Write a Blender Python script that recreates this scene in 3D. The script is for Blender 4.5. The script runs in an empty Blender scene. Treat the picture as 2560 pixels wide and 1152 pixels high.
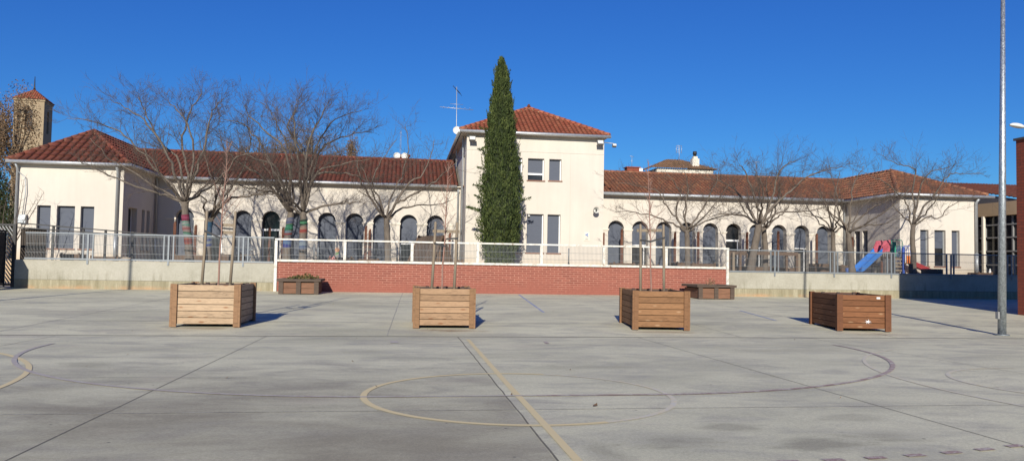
import bpy, math, random
from mathutils import Vector, Matrix, noise
random.seed(7)
PI=math.pi
sc=bpy.context.scene
COL=sc.collection
# ------------------------------------------------------------------ camera model (eye position and angles solved from the court)
F=1870.; EYE=1.42; TH=math.radians(8.16); PT=math.radians(2.42); RO=math.radians(1.0)
fw=Vector((math.sin(TH)*math.cos(PT),math.cos(TH)*math.cos(PT),math.sin(PT)))
r0=Vector((math.cos(TH),-math.sin(TH),0)); u0=r0.cross(fw)
rt=r0*math.cos(RO)+u0*math.sin(RO); up=-r0*math.sin(RO)+u0*math.cos(RO)
def at(px,py,Y):
    """survey helper: photo pixel on the vertical plane at distance Y -> world point"""
    d=fw+rt*((px-1280)/F)+up*((576-py)/F); t=Y/d.y
    return Vector((t*d.x,Y,EYE+t*d.z))
YD=16.5
def g(Y): return -.014*Y if Y<YD else -.231+.015*(Y-YD)
T=1.15           # terrace level
YW=33.0          # retaining wall
# ------------------------------------------------------------------ materials
def nd(nt,t,**kw):
    n=nt.nodes.new(t)
    for k,v in kw.items():
        if k in ('op',): n.operation=v
        elif hasattr(n,k): setattr(n,k,v)
    return n
def ramp(nt,fac,stops):
    r=nt.nodes.new('ShaderNodeValToRGB'); e=r.color_ramp.elements
    while len(e)>1: e.remove(e[-1])
    e[0].position=stops[0][0]; e[0].color=tuple(stops[0][1])+(1,)
    for p,c in stops[1:]:
        x=e.new(p); x.color=tuple(c)+(1,)
    nt.links.new(fac,r.inputs[0]); return r.outputs[0]
def mul(c,k): return tuple(min(1,x*k) for x in c)
def base_mat(name,rough=.8,metal=0,spec=None):
    m=bpy.data.materials.new(name); m.use_nodes=True; nt=m.node_tree
    b=nt.nodes['Principled BSDF']; b.inputs['Roughness'].default_value=rough; b.inputs['Metallic'].default_value=metal
    if spec is not None: b.inputs['Specular IOR Level'].default_value=spec
    return m,nt,b
def coords(nt,scale=(1,1,1),kind='Object'):
    tc=nt.nodes.new('ShaderNodeTexCoord'); mp=nt.nodes.new('ShaderNodeMapping'); mp.inputs['Scale'].default_value=scale
    if kind=='World':
        ge=nt.nodes.new('ShaderNodeNewGeometry'); nt.links.new(ge.outputs['Position'],mp.inputs[0])
    else: nt.links.new(tc.outputs[kind],mp.inputs[0])
    return mp.outputs[0]
def noi(nt,vec,scale,detail=4,rough=.6,dist=0):
    n=nt.nodes.new('ShaderNodeTexNoise'); n.inputs['Scale'].default_value=scale; n.inputs['Detail'].default_value=detail
    n.inputs['Roughness'].default_value=rough; n.inputs['Distortion'].default_value=dist
    nt.links.new(vec,n.inputs['Vector']); return n.outputs['Fac']
def mix(nt,fac,a,b,mode='MIX'):
    n=nt.nodes.new('ShaderNodeMix'); n.data_type='RGBA'; n.blend_type=mode
    for v,i in ((fac,0),(a,6),(b,7)):
        if isinstance(v,(int,float)): n.inputs[i].default_value=v
        elif isinstance(v,tuple): n.inputs[i].default_value=v+(1,) if len(v)==3 else v
        else: nt.links.new(v,n.inputs[i])
    return n.outputs[2]
def math_(nt,op,a,b=None,c=None):
    n=nt.nodes.new('ShaderNodeMath'); n.operation=op
    for i,v in enumerate((a,b,c)):
        if v is None: continue
        if isinstance(v,(int,float)): n.inputs[i].default_value=v
        else: nt.links.new(v,n.inputs[i])
    return n.outputs[0]
def bump(nt,b,h,strength=.3,dist=.02):
    n=nt.nodes.new('ShaderNodeBump'); n.inputs['Strength'].default_value=strength; n.inputs['Distance'].default_value=dist
    nt.links.new(h,n.inputs['Height']); nt.links.new(n.outputs[0],b.inputs['Normal'])
_m={}
def mat(name,col,var=.15,scale=6,rough=.8,metal=0,bs=.2,stretch=(1,1,1),island=0,spec=None):
    if name in _m: return _m[name]
    m,nt,b=base_mat(name,rough,metal,spec); v=coords(nt,stretch)
    f=noi(nt,v,scale,5,.65)
    c=ramp(nt,f,[(.25,mul(col,1-var)),(.5,col),(.78,mul(col,1+var))])
    if island:
        ge=nt.nodes.new('ShaderNodeNewGeometry')
        k=ramp(nt,ge.outputs['Random Per Island'],[(0,(1-island,)*3),(1,(1,1,1))])
        c=mix(nt,1.0,c,k,'MULTIPLY')
    nt.links.new(c,b.inputs['Base Color'])
    if bs: bump(nt,b,noi(nt,v,scale*5,3),bs,.01)
    _m[name]=m; return m
def plaster(name,col,streak=.5):
    m,nt,b=base_mat(name,.9,spec=.2); p=coords(nt,(1,1,1),'World')
    big=noi(nt,p,.45,4,.6); st=noi(nt,coords(nt,(2.2,2.2,.18),'World'),1.6,5,.65)
    c=ramp(nt,big,[(.3,mul(col,.93)),(.6,col),(.8,mul(col,1.05))])
    c=mix(nt,ramp(nt,st,[(.42,(0,)*3),(.75,(streak,)*3)]),c,mul(col,.8))
    sx=nt.nodes.new('ShaderNodeSeparateXYZ'); nt.links.new(p,sx.inputs[0])
    lo=math_(nt,'SUBTRACT',1.75,sx.outputs[2]); lo=math_(nt,'ADD',lo,math_(nt,'MULTIPLY',math_(nt,'SUBTRACT',big,.5),1.6))
    lo=ramp(nt,lo,[(0,(0,)*3),(.6,(.55,)*3)])
    c=mix(nt,lo,c,(col[0]*.8,col[1]*.68,col[2]*.5))
    nt.links.new(c,b.inputs['Base Color']); bump(nt,b,noi(nt,p,30,4,.7),.25,.01); return m
M={}
M['cream']=plaster('cream_plaster',(.525,.488,.435),.34)
M['trim']=mat('cream_trim',(.58,.54,.47),.06,3,.85)
M['tower']=plaster('tower_stone',(.30,.235,.155),.8)
M['houseplaster']=mat('house_plaster',(.55,.52,.45),.08,2)
def tilemat(name,c1,c2,c3,moss,mossamt):
    m,nt,b=base_mat(name,.85,spec=.25)
    tc=nt.nodes.new('ShaderNodeTexCoord')
    fl=nt.nodes.new('ShaderNodeVectorMath'); fl.operation='FLOOR'; nt.links.new(tc.outputs['UV'],fl.inputs[0])
    wn=nt.nodes.new('ShaderNodeTexWhiteNoise'); wn.noise_dimensions='2D'; nt.links.new(fl.outputs[0],wn.inputs['Vector'])
    c=ramp(nt,wn.outputs['Value'],[(0,c1),(.45,c2),(.8,c2),(1,c3)])
    p=coords(nt,(1,1,1),'World')
    dirt=noi(nt,p,1.1,6,.7); fine=noi(nt,p,9,5,.75)
    d=math_(nt,'MULTIPLY',dirt,fine)
    c=mix(nt,ramp(nt,d,[(.2,(0,)*3),(.34,(mossamt,)*3)]),c,moss)
    c=mix(nt,1.0,c,ramp(nt,fine,[(.25,(.72,)*3),(.75,(1.15,)*3)]),'MULTIPLY')
    # overhang shade painted into the tile channels and laps, along with dirt and moss
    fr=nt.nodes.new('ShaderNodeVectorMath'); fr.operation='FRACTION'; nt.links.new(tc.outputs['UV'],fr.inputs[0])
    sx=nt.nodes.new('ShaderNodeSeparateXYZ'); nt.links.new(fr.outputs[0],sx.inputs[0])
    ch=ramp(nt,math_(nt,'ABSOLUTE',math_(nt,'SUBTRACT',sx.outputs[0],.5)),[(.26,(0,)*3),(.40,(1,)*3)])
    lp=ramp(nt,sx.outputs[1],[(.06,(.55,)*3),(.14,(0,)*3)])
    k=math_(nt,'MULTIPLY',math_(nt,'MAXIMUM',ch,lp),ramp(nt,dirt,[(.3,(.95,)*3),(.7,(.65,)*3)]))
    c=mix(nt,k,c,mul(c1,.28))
    nt.links.new(c,b.inputs['Base Color']); bump(nt,b,fine,.4,.01); return m
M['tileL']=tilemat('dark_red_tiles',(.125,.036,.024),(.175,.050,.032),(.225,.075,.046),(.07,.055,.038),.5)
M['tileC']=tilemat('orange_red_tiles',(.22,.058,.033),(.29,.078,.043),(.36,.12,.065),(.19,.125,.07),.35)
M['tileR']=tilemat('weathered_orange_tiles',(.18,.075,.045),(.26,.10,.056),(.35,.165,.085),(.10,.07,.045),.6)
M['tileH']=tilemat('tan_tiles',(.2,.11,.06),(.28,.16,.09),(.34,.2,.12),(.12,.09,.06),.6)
M['zinc']=mat('zinc_gutter',(.46,.48,.5),.2,8,.45,.6,.1)
M['pipe']=mat('galvanised_pipe',(.36,.385,.41),.15,6,.5,.5,.1)
M['mortar']=mat('lichen_mortar',(.25,.17,.10),.5,7,.95)
M['greypaint']=mat('grey_window_reveal',(.20,.20,.20),.1,4)
M['blind']=mat('grey_roller_blind',(.062,.074,.104),.08,3,.7,0,.05,(1,1,8))
M['dark']=mat('dark_interior',(.012,.012,.014),.3,2,.6)
M['white']=mat('white_window_paint',(.72,.73,.74),.05,5,.5)
M['rustpost']=mat('rusty_steel',(.11,.042,.024),.35,12,.85)
M['galv']=mat('galvanised_steel',(.17,.19,.21),.2,20,.55,.25,.1)
M['wire']=mat('galvanised_wire',(.13,.14,.15),.15,10,.55,.4,0)
M['blackmetal']=mat('black_painted_metal',(.016,.016,.018),.2,5,.6,0,.1)
M['bark']=mat('grey_bark',(.115,.095,.077),.4,9,.95,0,.6,(1,1,.35))
M['twig']=mat('brown_twigs',(.085,.064,.052),.25,4,.95,0,0)
M['twigred']=mat('reddish_sapling_bark',(.24,.14,.11),.25,8,.9,0,0)
M['stake']=mat('weathered_stake_wood',(.20,.16,.115),.35,5,.9,0,.4,(6,6,.6))
M['strap']=mat('black_rubber_strap',(.02,.02,.022),.1,5,.7)
M['darkwood']=mat('dark_weathered_wood',(.085,.06,.045),.35,5,.9,0,.4,(.6,4,4),.4)
M['sleeper']=mat('sleeper_wood',(.12,.075,.048),.4,5,.9,0,.4,(.6,4,4),.4)
M['soil']=mat('dark_soil',(.035,.024,.017),.4,12,1,0,.8)
M['liner']=mat('brown_planter_liner',(.05,.03,.025),.2,4,.8)
M['rock']=mat('pale_rock',(.33,.27,.2),.35,4,.95,0,.8)
M['horn']=mat('horn_enamel',(.58,.58,.55),.06,4,.5)
def metalpole():
    m,nt,b=base_mat('spangled_galvanised_pole',.42,.75); p=coords(nt,(1,1,.5),'World')
    v=nt.nodes.new('ShaderNodeTexVoronoi'); v.inputs['Scale'].default_value=55; nt.links.new(p,v.inputs['Vector'])
    sx=nt.nodes.new('ShaderNodeSeparateColor'); nt.links.new(v.outputs['Color'],sx.inputs[0])
    c=ramp(nt,sx.outputs[0],[(0,(.24,.27,.29)),(1,(.46,.50,.53))])
    nt.links.new(c,b.inputs['Base Color']); nt.links.new(ramp(nt,sx.outputs[1],[(0,(.3,)*3),(1,(.6,)*3)]),b.inputs['Roughness']); return m
M['pole']=metalpole()
def whitepaint():
    m,nt,b=base_mat('chipped_white_paint',.6); p=coords(nt,(1,1,1),'World')
    f=noi(nt,p,7,7,.8); c=ramp(nt,f,[(.34,(.16,.09,.055)),(.43,(.45,.43,.38)),(.6,(.58,.58,.55))])
    nt.links.new(c,b.inputs['Base Color']); return m
M['chipped']=whitepaint()
def brick(name,c1,c2,mortar,w,h,wear,blotch=.25,sc_=1.0,painted=.0):
    m,nt,b=base_mat(name,.85,spec=.25)
    tc=nt.nodes.new('ShaderNodeTexCoord')
    bt=nt.nodes.new('ShaderNodeTexBrick'); bt.inputs['Scale'].default_value=1; bt.inputs['Brick Width'].default_value=w; bt.inputs['Row Height'].default_value=h
    bt.inputs['Mortar Size'].default_value=.0065*sc_; bt.inputs['Mortar Smooth'].default_value=.1; bt.inputs['Bias'].default_value=0
    bt.inputs['Color1'].default_value=c1+(1,); bt.inputs['Color2'].default_value=c2+(1,); bt.inputs['Mortar'].default_value=mortar+(1,)
    nt.links.new(tc.outputs['UV'],bt.inputs['Vector'])
    p=coords(nt,(1,1,1),'World'); big=noi(nt,p,.8,5,.7); fine=noi(nt,p,14,5,.7)
    c=mix(nt,ramp(nt,big,[(.35,(0,)*3),(.7,(blotch,)*3)]),bt.outputs['Color'],wear)
    if painted:
        sx=nt.nodes.new('ShaderNodeSeparateXYZ'); nt.links.new(p,sx.inputs[0])
        lo=math_(nt,'ADD',math_(nt,'SUBTRACT',.62,sx.outputs[2]),math_(nt,'MULTIPLY',math_(nt,'SUBTRACT',big,.5),1.4))
        c=mix(nt,ramp(nt,lo,[(.0,(0,)*3),(.45,(painted,)*3)]),c,mul(wear,.95))
    c=mix(nt,1.0,c,ramp(nt,fine,[(.3,(.86,)*3),(.7,(1.08,)*3)]),'MULTIPLY')
    nt.links.new(c,b.inputs['Base Color']); bump(nt,b,bt.outputs['Fac'],-.4,.01); return m
M['brickred']=brick('painted_red_brick',(.23,.074,.052),(.165,.05,.037),(.38,.20,.15),.36,.0975,(.25,.088,.064),.55,1.6,.85)
M['brickdark']=brick('dark_red_brick',(.20,.048,.028),(.25,.062,.036),(.11,.05,.036),.3,.105,(.22,.06,.04),.3,1.6)
def concrete_wall():
    m,nt,b=base_mat('stained_concrete',.9,spec=.2); p=coords(nt,(1,1,1),'World')
    f=noi(nt,p,.7,6,.7); fine=noi(nt,p,12,5,.75)
    c=ramp(nt,f,[(.25,(.25,.235,.19)),(.5,(.325,.312,.262)),(.75,(.375,.358,.31))])
    sx=nt.nodes.new('ShaderNodeSeparateXYZ'); nt.links.new(p,sx.inputs[0]); z=sx.outputs[2]
    st=noi(nt,coords(nt,(3.2,1,.3),'World'),1.5,6,.75)
    # dark vertical run-off stains that start above the construction joint at 0.38 m
    up_=ramp(nt,z,[(.36,(1,)*3),(.85,(.0,)*3)])
    s=math_(nt,'MULTIPLY',ramp(nt,st,[(.52,(0,)*3),(.66,(1,)*3)]),up_)
    c=mix(nt,math_(nt,'MULTIPLY',s,.65),c,(.13,.12,.075))
    low=ramp(nt,z,[(.375,(1,)*3),(.385,(0,)*3)])
    st2=noi(nt,coords(nt,(2.6,1,.25),'World'),1.3,6,.75)
    lc=ramp(nt,st2,[(.35,(.19,.17,.11)),(.55,(.27,.245,.17)),(.70,(.40,.37,.28))])
    lc=mix(nt,math_(nt,'MULTIPLY',ramp(nt,z,[(.02,(1,)*3),(.2,(0,)*3)]),ramp(nt,f,[(.4,(0,)*3),(.6,(.8,)*3)])),lc,(.42,.24,.13))
    c=mix(nt,low,c,lc)
    c=mix(nt,ramp(nt,math_(nt,'ABSOLUTE',math_(nt,'SUBTRACT',z,.38)),[(.006,(.7,)*3),(.012,(0,)*3)]),c,(.08,.075,.05))
    c=mix(nt,1.0,c,ramp(nt,fine,[(.25,(.86,)*3),(.75,(1.1,)*3)]),'MULTIPLY')
    nt.links.new(c,b.inputs['Base Color']); bump(nt,b,fine,.4,.01); return m
M['concwall']=concrete_wall()
def court():
    m,nt,b=base_mat('worn_concrete_slab',.78,spec=.3); p=coords(nt,(1,1,1),'World')
    sx=nt.nodes.new('ShaderNodeSeparateXYZ'); nt.links.new(p,sx.inputs[0]); X,Y=sx.outputs[0],sx.outputs[1]
    pm=coords(nt,(.55,1,1),'World')
    big=noi(nt,pm,.33,6,.62,.3); mid=noi(nt,pm,1.4,6,.7,.5); fine=noi(nt,p,34,6,.8); grain=noi(nt,p,130,4,.85)
    c=ramp(nt,big,[(.25,(.39,.378,.275)),(.5,(.58,.558,.405)),(.75,(.665,.64,.465))])
    c=mix(nt,ramp(nt,mid,[(.46,(0,)*3),(.66,(.7,)*3)]),c,(.34,.325,.275))
    # the slabs left of the centre joint are older, darker pours
    sl=math_(nt,'MULTIPLY',ramp(nt,math_(nt,'ADD',X,1000),[(0,(1,)*3),(1,(1,)*3)]),1.0)
    wx=math_(nt,'SUBTRACT',1.19,X); wx=ramp(nt,wx,[(0,(0,)*3),(.02,(1,)*3)])
    wy=ramp(nt,math_(nt,'ADD',math_(nt,'MULTIPLY',math_(nt,'SUBTRACT',12.2,Y),.22),math_(nt,'MULTIPLY',math_(nt,'SUBTRACT',mid,.5),1.3)),[(0,(0,)*3),(1,(1,)*3)])
    fa=math_(nt,'MULTIPLY',math_(nt,'MULTIPLY',wx,wy),ramp(nt,noi(nt,pm,.9,5,.65,.4),[(.33,(.9,)*3),(.62,(.38,)*3)]))
    c=mix(nt,fa,c,(.268,.243,.175))
    # warm pinkish bare patches
    wp=noi(nt,coords(nt,(.6,1,1),'World'),.8,3,.5)
    c=mix(nt,ramp(nt,wp,[(.62,(0,)*3),(.75,(.35,)*3)]),c,(.52,.45,.36))
    # dirty puddle marks, lower right slab
    def blob(x,y,rx,ry,k,col,c):
        dx=math_(nt,'DIVIDE',math_(nt,'SUBTRACT',X,x),rx); dy=math_(nt,'DIVIDE',math_(nt,'SUBTRACT',Y,y),ry)
        d=math_(nt,'ADD',math_(nt,'MULTIPLY',dx,dx),math_(nt,'MULTIPLY',dy,dy)); d=math_(nt,'SQRT',d)
        d=math_(nt,'ADD',d,math_(nt,'MULTIPLY',math_(nt,'SUBTRACT',mid,.5),5.5))
        return mix(nt,ramp(nt,d,[(.1,(k,)*3),(1.5,(0,)*3)]),c,col)
    for a in ((2.35,6.25,.55,.32,.8),(3.6,6.0,.5,.25,.75),(3.1,6.75,.3,.22,.6),(4.35,6.3,.5,.3,.6),(4.6,7.1,.35,.2,.4),(1.6,5.9,.2,.5,.6),
              (3.2,11.2,.9,.3,.45),(-4.4,11.6,.5,.4,.6),(-3.6,12.6,.6,.3,.5),(-.6,13.4,.8,.35,.45),(5.2,10.2,.4,.4,.45),(7.5,13.6,1.4,.4,.4)):
        c=blob(a[0],a[1],a[2],a[3],a[4]*.8,(.22,.205,.155),c)
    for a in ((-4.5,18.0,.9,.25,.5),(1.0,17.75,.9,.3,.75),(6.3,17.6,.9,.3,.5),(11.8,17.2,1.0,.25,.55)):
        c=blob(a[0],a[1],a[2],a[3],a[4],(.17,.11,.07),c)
    c=mix(nt,1.0,c,ramp(nt,fine,[(.25,(.72,)*3),(.7,(1.14,)*3)]),'MULTIPLY')
    c=mix(nt,1.0,c,ramp(nt,grain,[(.3,(.74,)*3),(.7,(1.18,)*3)]),'MULTIPLY')
    vo=nt.nodes.new('ShaderNodeTexVoronoi'); vo.inputs['Scale'].default_value=2.3; nt.links.new(p,vo.inputs['Vector'])
    c=mix(nt,ramp(nt,vo.outputs['Distance'],[(.028,(.8,)*3),(.045,(0,)*3)]),c,(.07,.065,.06))
    nt.links.new(c,b.inputs['Base Color']); bump(nt,b,fine,.35,.008); return m
M['court']=court()
def worn(name,col,keep=.75,under=(.50,.485,.43)):
    m,nt,b=base_mat(name,.8); p=coords(nt,(1,1,1),'World')
    f=noi(nt,p,5,6,.75); gr=noi(nt,p,40,4,.8)
    c=mix(nt,ramp(nt,math_(nt,'ADD',math_(nt,'MULTIPLY',f,.6),math_(nt,'MULTIPLY',gr,.4)),[(keep-.12,(1,)*3),(keep+.08,(0,)*3)]),under,col)
    nt.links.new(c,b.inputs['Base Color']); return m
M['yellow']=worn('worn_yellow_line',(.60,.50,.28),.72)
M['yellowfaint']=worn('faint_yellow_line',(.58,.51,.33),.52)
M['redline']=worn('worn_red_line',(.26,.165,.15),.55)
M['redfaint']=worn('faint_red_line',(.33,.27,.245),.50,(.42,.40,.36))
M['blueline']=worn('worn_blue_line',(.10,.17,.42),.55)
M['joint']=mat('joint_gap',(.14,.13,.105),.4,9,1,0,0)
M['jointfaint']=worn('hairline_joint',(.18,.17,.145),.55)
M['sand']=mat('terrace_sand',(.45,.33,.21),.25,3,1,0,.6)
M['dirt']=mat('far_ground',(.25,.2,.14),.3,.4,1,0,0)
def wood(name,col,dk):
    m,nt,b=base_mat(name,.75,spec=.25)
    tc=nt.nodes.new('ShaderNodeTexCoord'); ge=nt.nodes.new('ShaderNodeNewGeometry')
    mp=nt.nodes.new('ShaderNodeMapping'); nt.links.new(tc.outputs['UV'],mp.inputs[0]); mp.inputs['Scale'].default_value=(1.3,9,1)
    cmb=nt.nodes.new('ShaderNodeCombineXYZ'); nt.links.new(math_(nt,'MULTIPLY',ge.outputs['Random Per Island'],37),cmb.inputs[2]); nt.links.new(math_(nt,'MULTIPLY',ge.outputs['Random Per Island'],19),cmb.inputs[0])
    va=nt.nodes.new('ShaderNodeVectorMath'); va.operation='ADD'; nt.links.new(mp.outputs[0],va.inputs[0]); nt.links.new(cmb.outputs[0],va.inputs[1])
    gr=noi(nt,va.outputs[0],2.4,5,.6,1.6)
    c=ramp(nt,gr,[(.3,mul(col,.62)),(.46,mul(col,.98)),(.6,mul(col,1.12)),(.72,mul(col,.8))])
    mp2=nt.nodes.new('ShaderNodeMapping'); nt.links.new(tc.outputs['UV'],mp2.inputs[0]); mp2.inputs['Scale'].default_value=(2.6,8,1)
    va2=nt.nodes.new('ShaderNodeVectorMath'); va2.operation='ADD'; nt.links.new(mp2.outputs[0],va2.inputs[0]); nt.links.new(cmb.outputs[0],va2.inputs[1])
    vo=nt.nodes.new('ShaderNodeTexVoronoi'); vo.inputs['Scale'].default_value=1.0; nt.links.new(va2.outputs[0],vo.inputs['Vector'])
    c=mix(nt,ramp(nt,vo.outputs['Distance'],[(.1,(.85,)*3),(.22,(0,)*3)]),c,dk)
    c=mix(nt,1.0,c,ramp(nt,ge.outputs['Random Per Island'],[(0,(.78,.76,.74)),(1,(1.1,1.1,1.1))]),'MULTIPLY')
    nt.links.new(c,b.inputs['Base Color']); bump(nt,b,gr,.15,.01); return m
WOODS=[wood('pale_pine',(.345,.25,.165),(.20,.09,.04)),wood('honey_pine',(.28,.18,.108),(.18,.08,.035)),wood('tan_pine',(.20,.105,.05),(.30,.19,.11)),wood('brown_pine',(.155,.066,.029),(.26,.16,.09))]
PW=[wood('post_pale',(.215,.125,.068),(.15,.07,.03)),wood('post_honey',(.20,.115,.06),(.15,.07,.03)),wood('post_tan',(.17,.088,.043),(.15,.07,.03)),wood('post_brown',(.12,.05,.024),(.12,.06,.03))]
def foliage(name,c1,c2,c3,rough=.75):
    m,nt,b=base_mat(name,rough,spec=.2); ge=nt.nodes.new('ShaderNodeNewGeometry')
    p=coords(nt,(1,1,1),'World'); n=noi(nt,coords(nt,(2.4,2.4,.9),'World'),1.3,5,.7)
    f=math_(nt,'ADD',math_(nt,'MULTIPLY',ge.outputs['Random Per Island'],.55),math_(nt,'MULTIPLY',math_(nt,'SUBTRACT',n,.34),1.7))
    nt.links.new(ramp(nt,f,[(.15,c1),(.55,c2),(1,c3)]),b.inputs['Base Color']); return m
M['cyp']=foliage('cypress_foliage',(.012,.019,.006),(.040,.060,.017),(.105,.125,.036))
M['cypcore']=mat('cypress_inner_foliage',(.02,.028,.012),.3,8,.95)
M['brownleaf']=foliage('dry_brown_leaves',(.09,.055,.03),(.17,.11,.06),(.27,.18,.10))
M['conifer']=foliage('dark_conifer_foliage',(.012,.02,.008),(.03,.042,.015),(.06,.07,.03))
M['smallplant']=foliage('shrivelled_leaves',(.06,.05,.02),(.10,.11,.04),(.22,.10,.05))
def plastic(name,col,var=.1): return mat(name,col,var,5,.45,0,0)
# ------------------------------------------------------------------ mesh builder
class MB:
    def __init__(s): s.v=[]; s.f=[]; s.uv=[]; s.sm=[]
    def face(s,pts,uv=None,smooth=False):
        i=len(s.v); s.v+= [tuple(p) for p in pts]; s.f.append(tuple(range(i,i+len(pts)))); s.uv.append(uv); s.sm.append(smooth)
    def box(s,x0,x1,y0,y1,z0,z1,Mx=None,bev=0):
        P=[Vector((x,y,z)) for z in (z0,z1) for y in (y0,y1) for x in (x0,x1)]
        if Mx is not None: P=[Mx@p for p in P]
        i=len(s.v); s.v+=[tuple(p) for p in P]
        dx,dy,dz=x1-x0,y1-y0,z1-z0
        for q,(a,b_),o in (((0,1,5,4),(dx,dz),(x0,z0)),((1,3,7,5),(dy,dz),(y0,z0)),((3,2,6,7),(dx,dz),(x0,z0)),((2,0,4,6),(dy,dz),(y0,z0)),((4,5,7,6),(dx,dy),(x0,y0)),((2,3,1,0),(dx,dy),(x0,y0))):
            s.f.append(tuple(i+k for k in q)); a0,b0=o
            s.uv.append([(a0,b0),(a0+a,b0),(a0+a,b0+b_),(a0,b0+b_)]); s.sm.append(False)
    def beam(s,a,b,w,h=None,roll=0):
        """rectangular bar from a to b"""
        a=Vector(a);b=Vector(b); h=h or w; d=b-a; L=d.length
        if L<1e-6: return
        z=d.normalized(); x=Vector((0,0,1)).cross(z)
        if x.length<1e-3: x=Vector((1,0,0))
        x.normalize(); y=z.cross(x)
        Mx=Matrix(((x.x,y.x,z.x,a.x),(x.y,y.y,z.y,a.y),(x.z,y.z,z.z,a.z),(0,0,0,1)))
        P=[Mx@Vector((sx*w/2,sy*h/2,zz)) for zz in (0,L) for sx,sy in ((-1,-1),(1,-1),(1,1),(-1,1))]
        i=len(s.v); s.v+=[tuple(p) for p in P]
        for k in range(4):
            k2=(k+1)%4; s.f.append((i+k,i+k2,i+4+k2,i+4+k)); s.uv.append([(0,0),(0,w),(L,w),(L,0)]); s.sm.append(False)
        s.f.append((i+3,i+2,i+1,i)); s.uv.append(None); s.sm.append(False)
        s.f.append((i+4,i+5,i+6,i+7)); s.uv.append(None); s.sm.append(False)
    def tube(s,pts,rad,n=6,cap=True,smooth=True):
        pts=[Vector(p) for p in pts]
        if not hasattr(rad,'__len__'): rad=[rad]*len(pts)
        i0=len(s.v); prev=None
        for k,p in enumerate(pts):
            t=(pts[min(k+1,len(pts)-1)]-pts[max(k-1,0)])
            if t.length<1e-9: t=Vector((0,0,1))
            t.normalize()
            if prev is None: x=t.cross(Vector((0,0,1)) if abs(t.z)<.95 else Vector((1,0,0)))
            else: x=prev-t*prev.dot(t)
            if x.length<1e-6: x=t.orthogonal()
            x.normalize(); prev=x; y=t.cross(x)
            for j in range(n):
                a=2*PI*j/n; q=p+(x*math.cos(a)+y*math.sin(a))*rad[k]; s.v.append((q.x,q.y,q.z))
        for k in range(len(pts)-1):
            for j in range(n):
                j2=(j+1)%n; a=i0+k*n; s.f.append((a+j,a+j2,a+n+j2,a+n+j)); s.uv.append(None); s.sm.append(smooth)
        if cap:
            s.f.append(tuple(i0+j for j in reversed(range(n)))); s.uv.append(None); s.sm.append(False)
            e=i0+(len(pts)-1)*n; s.f.append(tuple(e+j for j in range(n))); s.uv.append(None); s.sm.append(False)
    def prism(s,poly,Mx,th):
        """extrude a 2-D polygon (x,z) by th along local y"""
        A=[Mx@Vector((x,0,z)) for x,z in poly]; B=[Mx@Vector((x,th,z)) for x,z in poly]
        s.face(A); s.face(B[::-1])
        for k in range(len(A)):
            k2=(k+1)%len(A); s.face([A[k2],A[k],B[k],B[k2]])
    def build(s,name,m,parent=None,smooth=None):
        me=bpy.data.meshes.new(name); me.from_pydata(s.v,[],s.f)
        if any(u for u in s.uv):
            ul=me.uv_layers.new(name='UVMap'); fl=[]
            for f,u in zip(s.f,s.uv):
                if u: 
                    for q in u: fl+=[q[0],q[1]]
                else: fl+=[0,0]*len(f)
            ul.data.foreach_set('uv',fl)
        me.polygons.foreach_set('use_smooth',s.sm if smooth is None else [smooth]*len(s.f))
        me.materials.append(m); me.update()
        o=bpy.data.objects.new(name,me); COL.objects.link(o)
        if parent: o.parent=parent; o.matrix_parent_inverse=PINV(parent)
        return o
def PINV(p):
    # parents are unscaled, so children keep their world-space coordinates
    mw=Matrix.LocRotScale(p.location,p.rotation_euler,p.scale)
    if p.parent: return Matrix.Identity(4)
    return mw.inverted()
def tag(o,label=None,cat=None,group=None,kind=None):
    if label: o['label']=label
    if cat: o['category']=cat
    if group: o['group']=group
    if kind: o['kind']=kind
    return o
def thing(name,label,cat,loc=(0,0,0),group=None):
    o=bpy.data.objects.new(name,None); COL.objects.link(o); o.location=loc; o.empty_display_size=.3
    return tag(o,label,cat,group)
def struct(o): o['kind']='structure'; return o
def rotz(a,loc=(0,0,0)): return Matrix.Translation(loc)@Matrix.Rotation(a,4,'Z')
# ------------------------------------------------------------------ sky and sun
AZ=math.radians(12.5); EL=math.radians(22)
w=bpy.data.worlds.new('World'); sc.world=w; w.use_nodes=True; nt=w.node_tree
bg=nt.nodes['Background']; sky=nt.nodes.new('ShaderNodeTexSky'); sky.sky_type='NISHITA'; sky.sun_disc=False
sky.sun_elevation=EL; sky.sun_rotation=PI+AZ; sky.altitude=300; sky.air_density=1.0; sky.dust_density=.25; sky.ozone_density=2.2
hs=nt.nodes.new('ShaderNodeHueSaturation'); hs.inputs['Saturation'].default_value=1.15; hs.inputs['Value'].default_value=1.0; hs.inputs['Hue'].default_value=.505
nt.links.new(sky.outputs[0],hs.inputs['Color']); 
sp_=nt.nodes.new('ShaderNodeSeparateColor'); cb_=nt.nodes.new('ShaderNodeCombineColor'); nt.links.new(hs.outputs[0],sp_.inputs[0])
for i_,(k_,e_) in enumerate(((.29,1.0),(.72,1.0),(2.2,.72))):
    nt.links.new(math_(nt,'MULTIPLY',math_(nt,'POWER',sp_.outputs[i_],e_),k_),cb_.inputs[i_])
nt.links.new(cb_.outputs[0],bg.inputs[0]); bg.inputs[1].default_value=.06
sl=bpy.data.lights.new('sun','SUN'); sl.energy=5.0; sl.angle=math.radians(.5); sl.color=(1,.925,.79)
so=bpy.data.objects.new('sun',sl); COL.objects.link(so)
sd=Vector((math.sin(AZ)*math.cos(EL),math.cos(AZ)*math.cos(EL),-math.sin(EL)))
so.rotation_euler=sd.to_track_quat('-Z','Y').to_euler(); so.location=(0,0,30)
cd=bpy.data.cameras.new('camera'); co=bpy.data.objects.new('camera',cd); COL.objects.link(co); sc.camera=co
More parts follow.
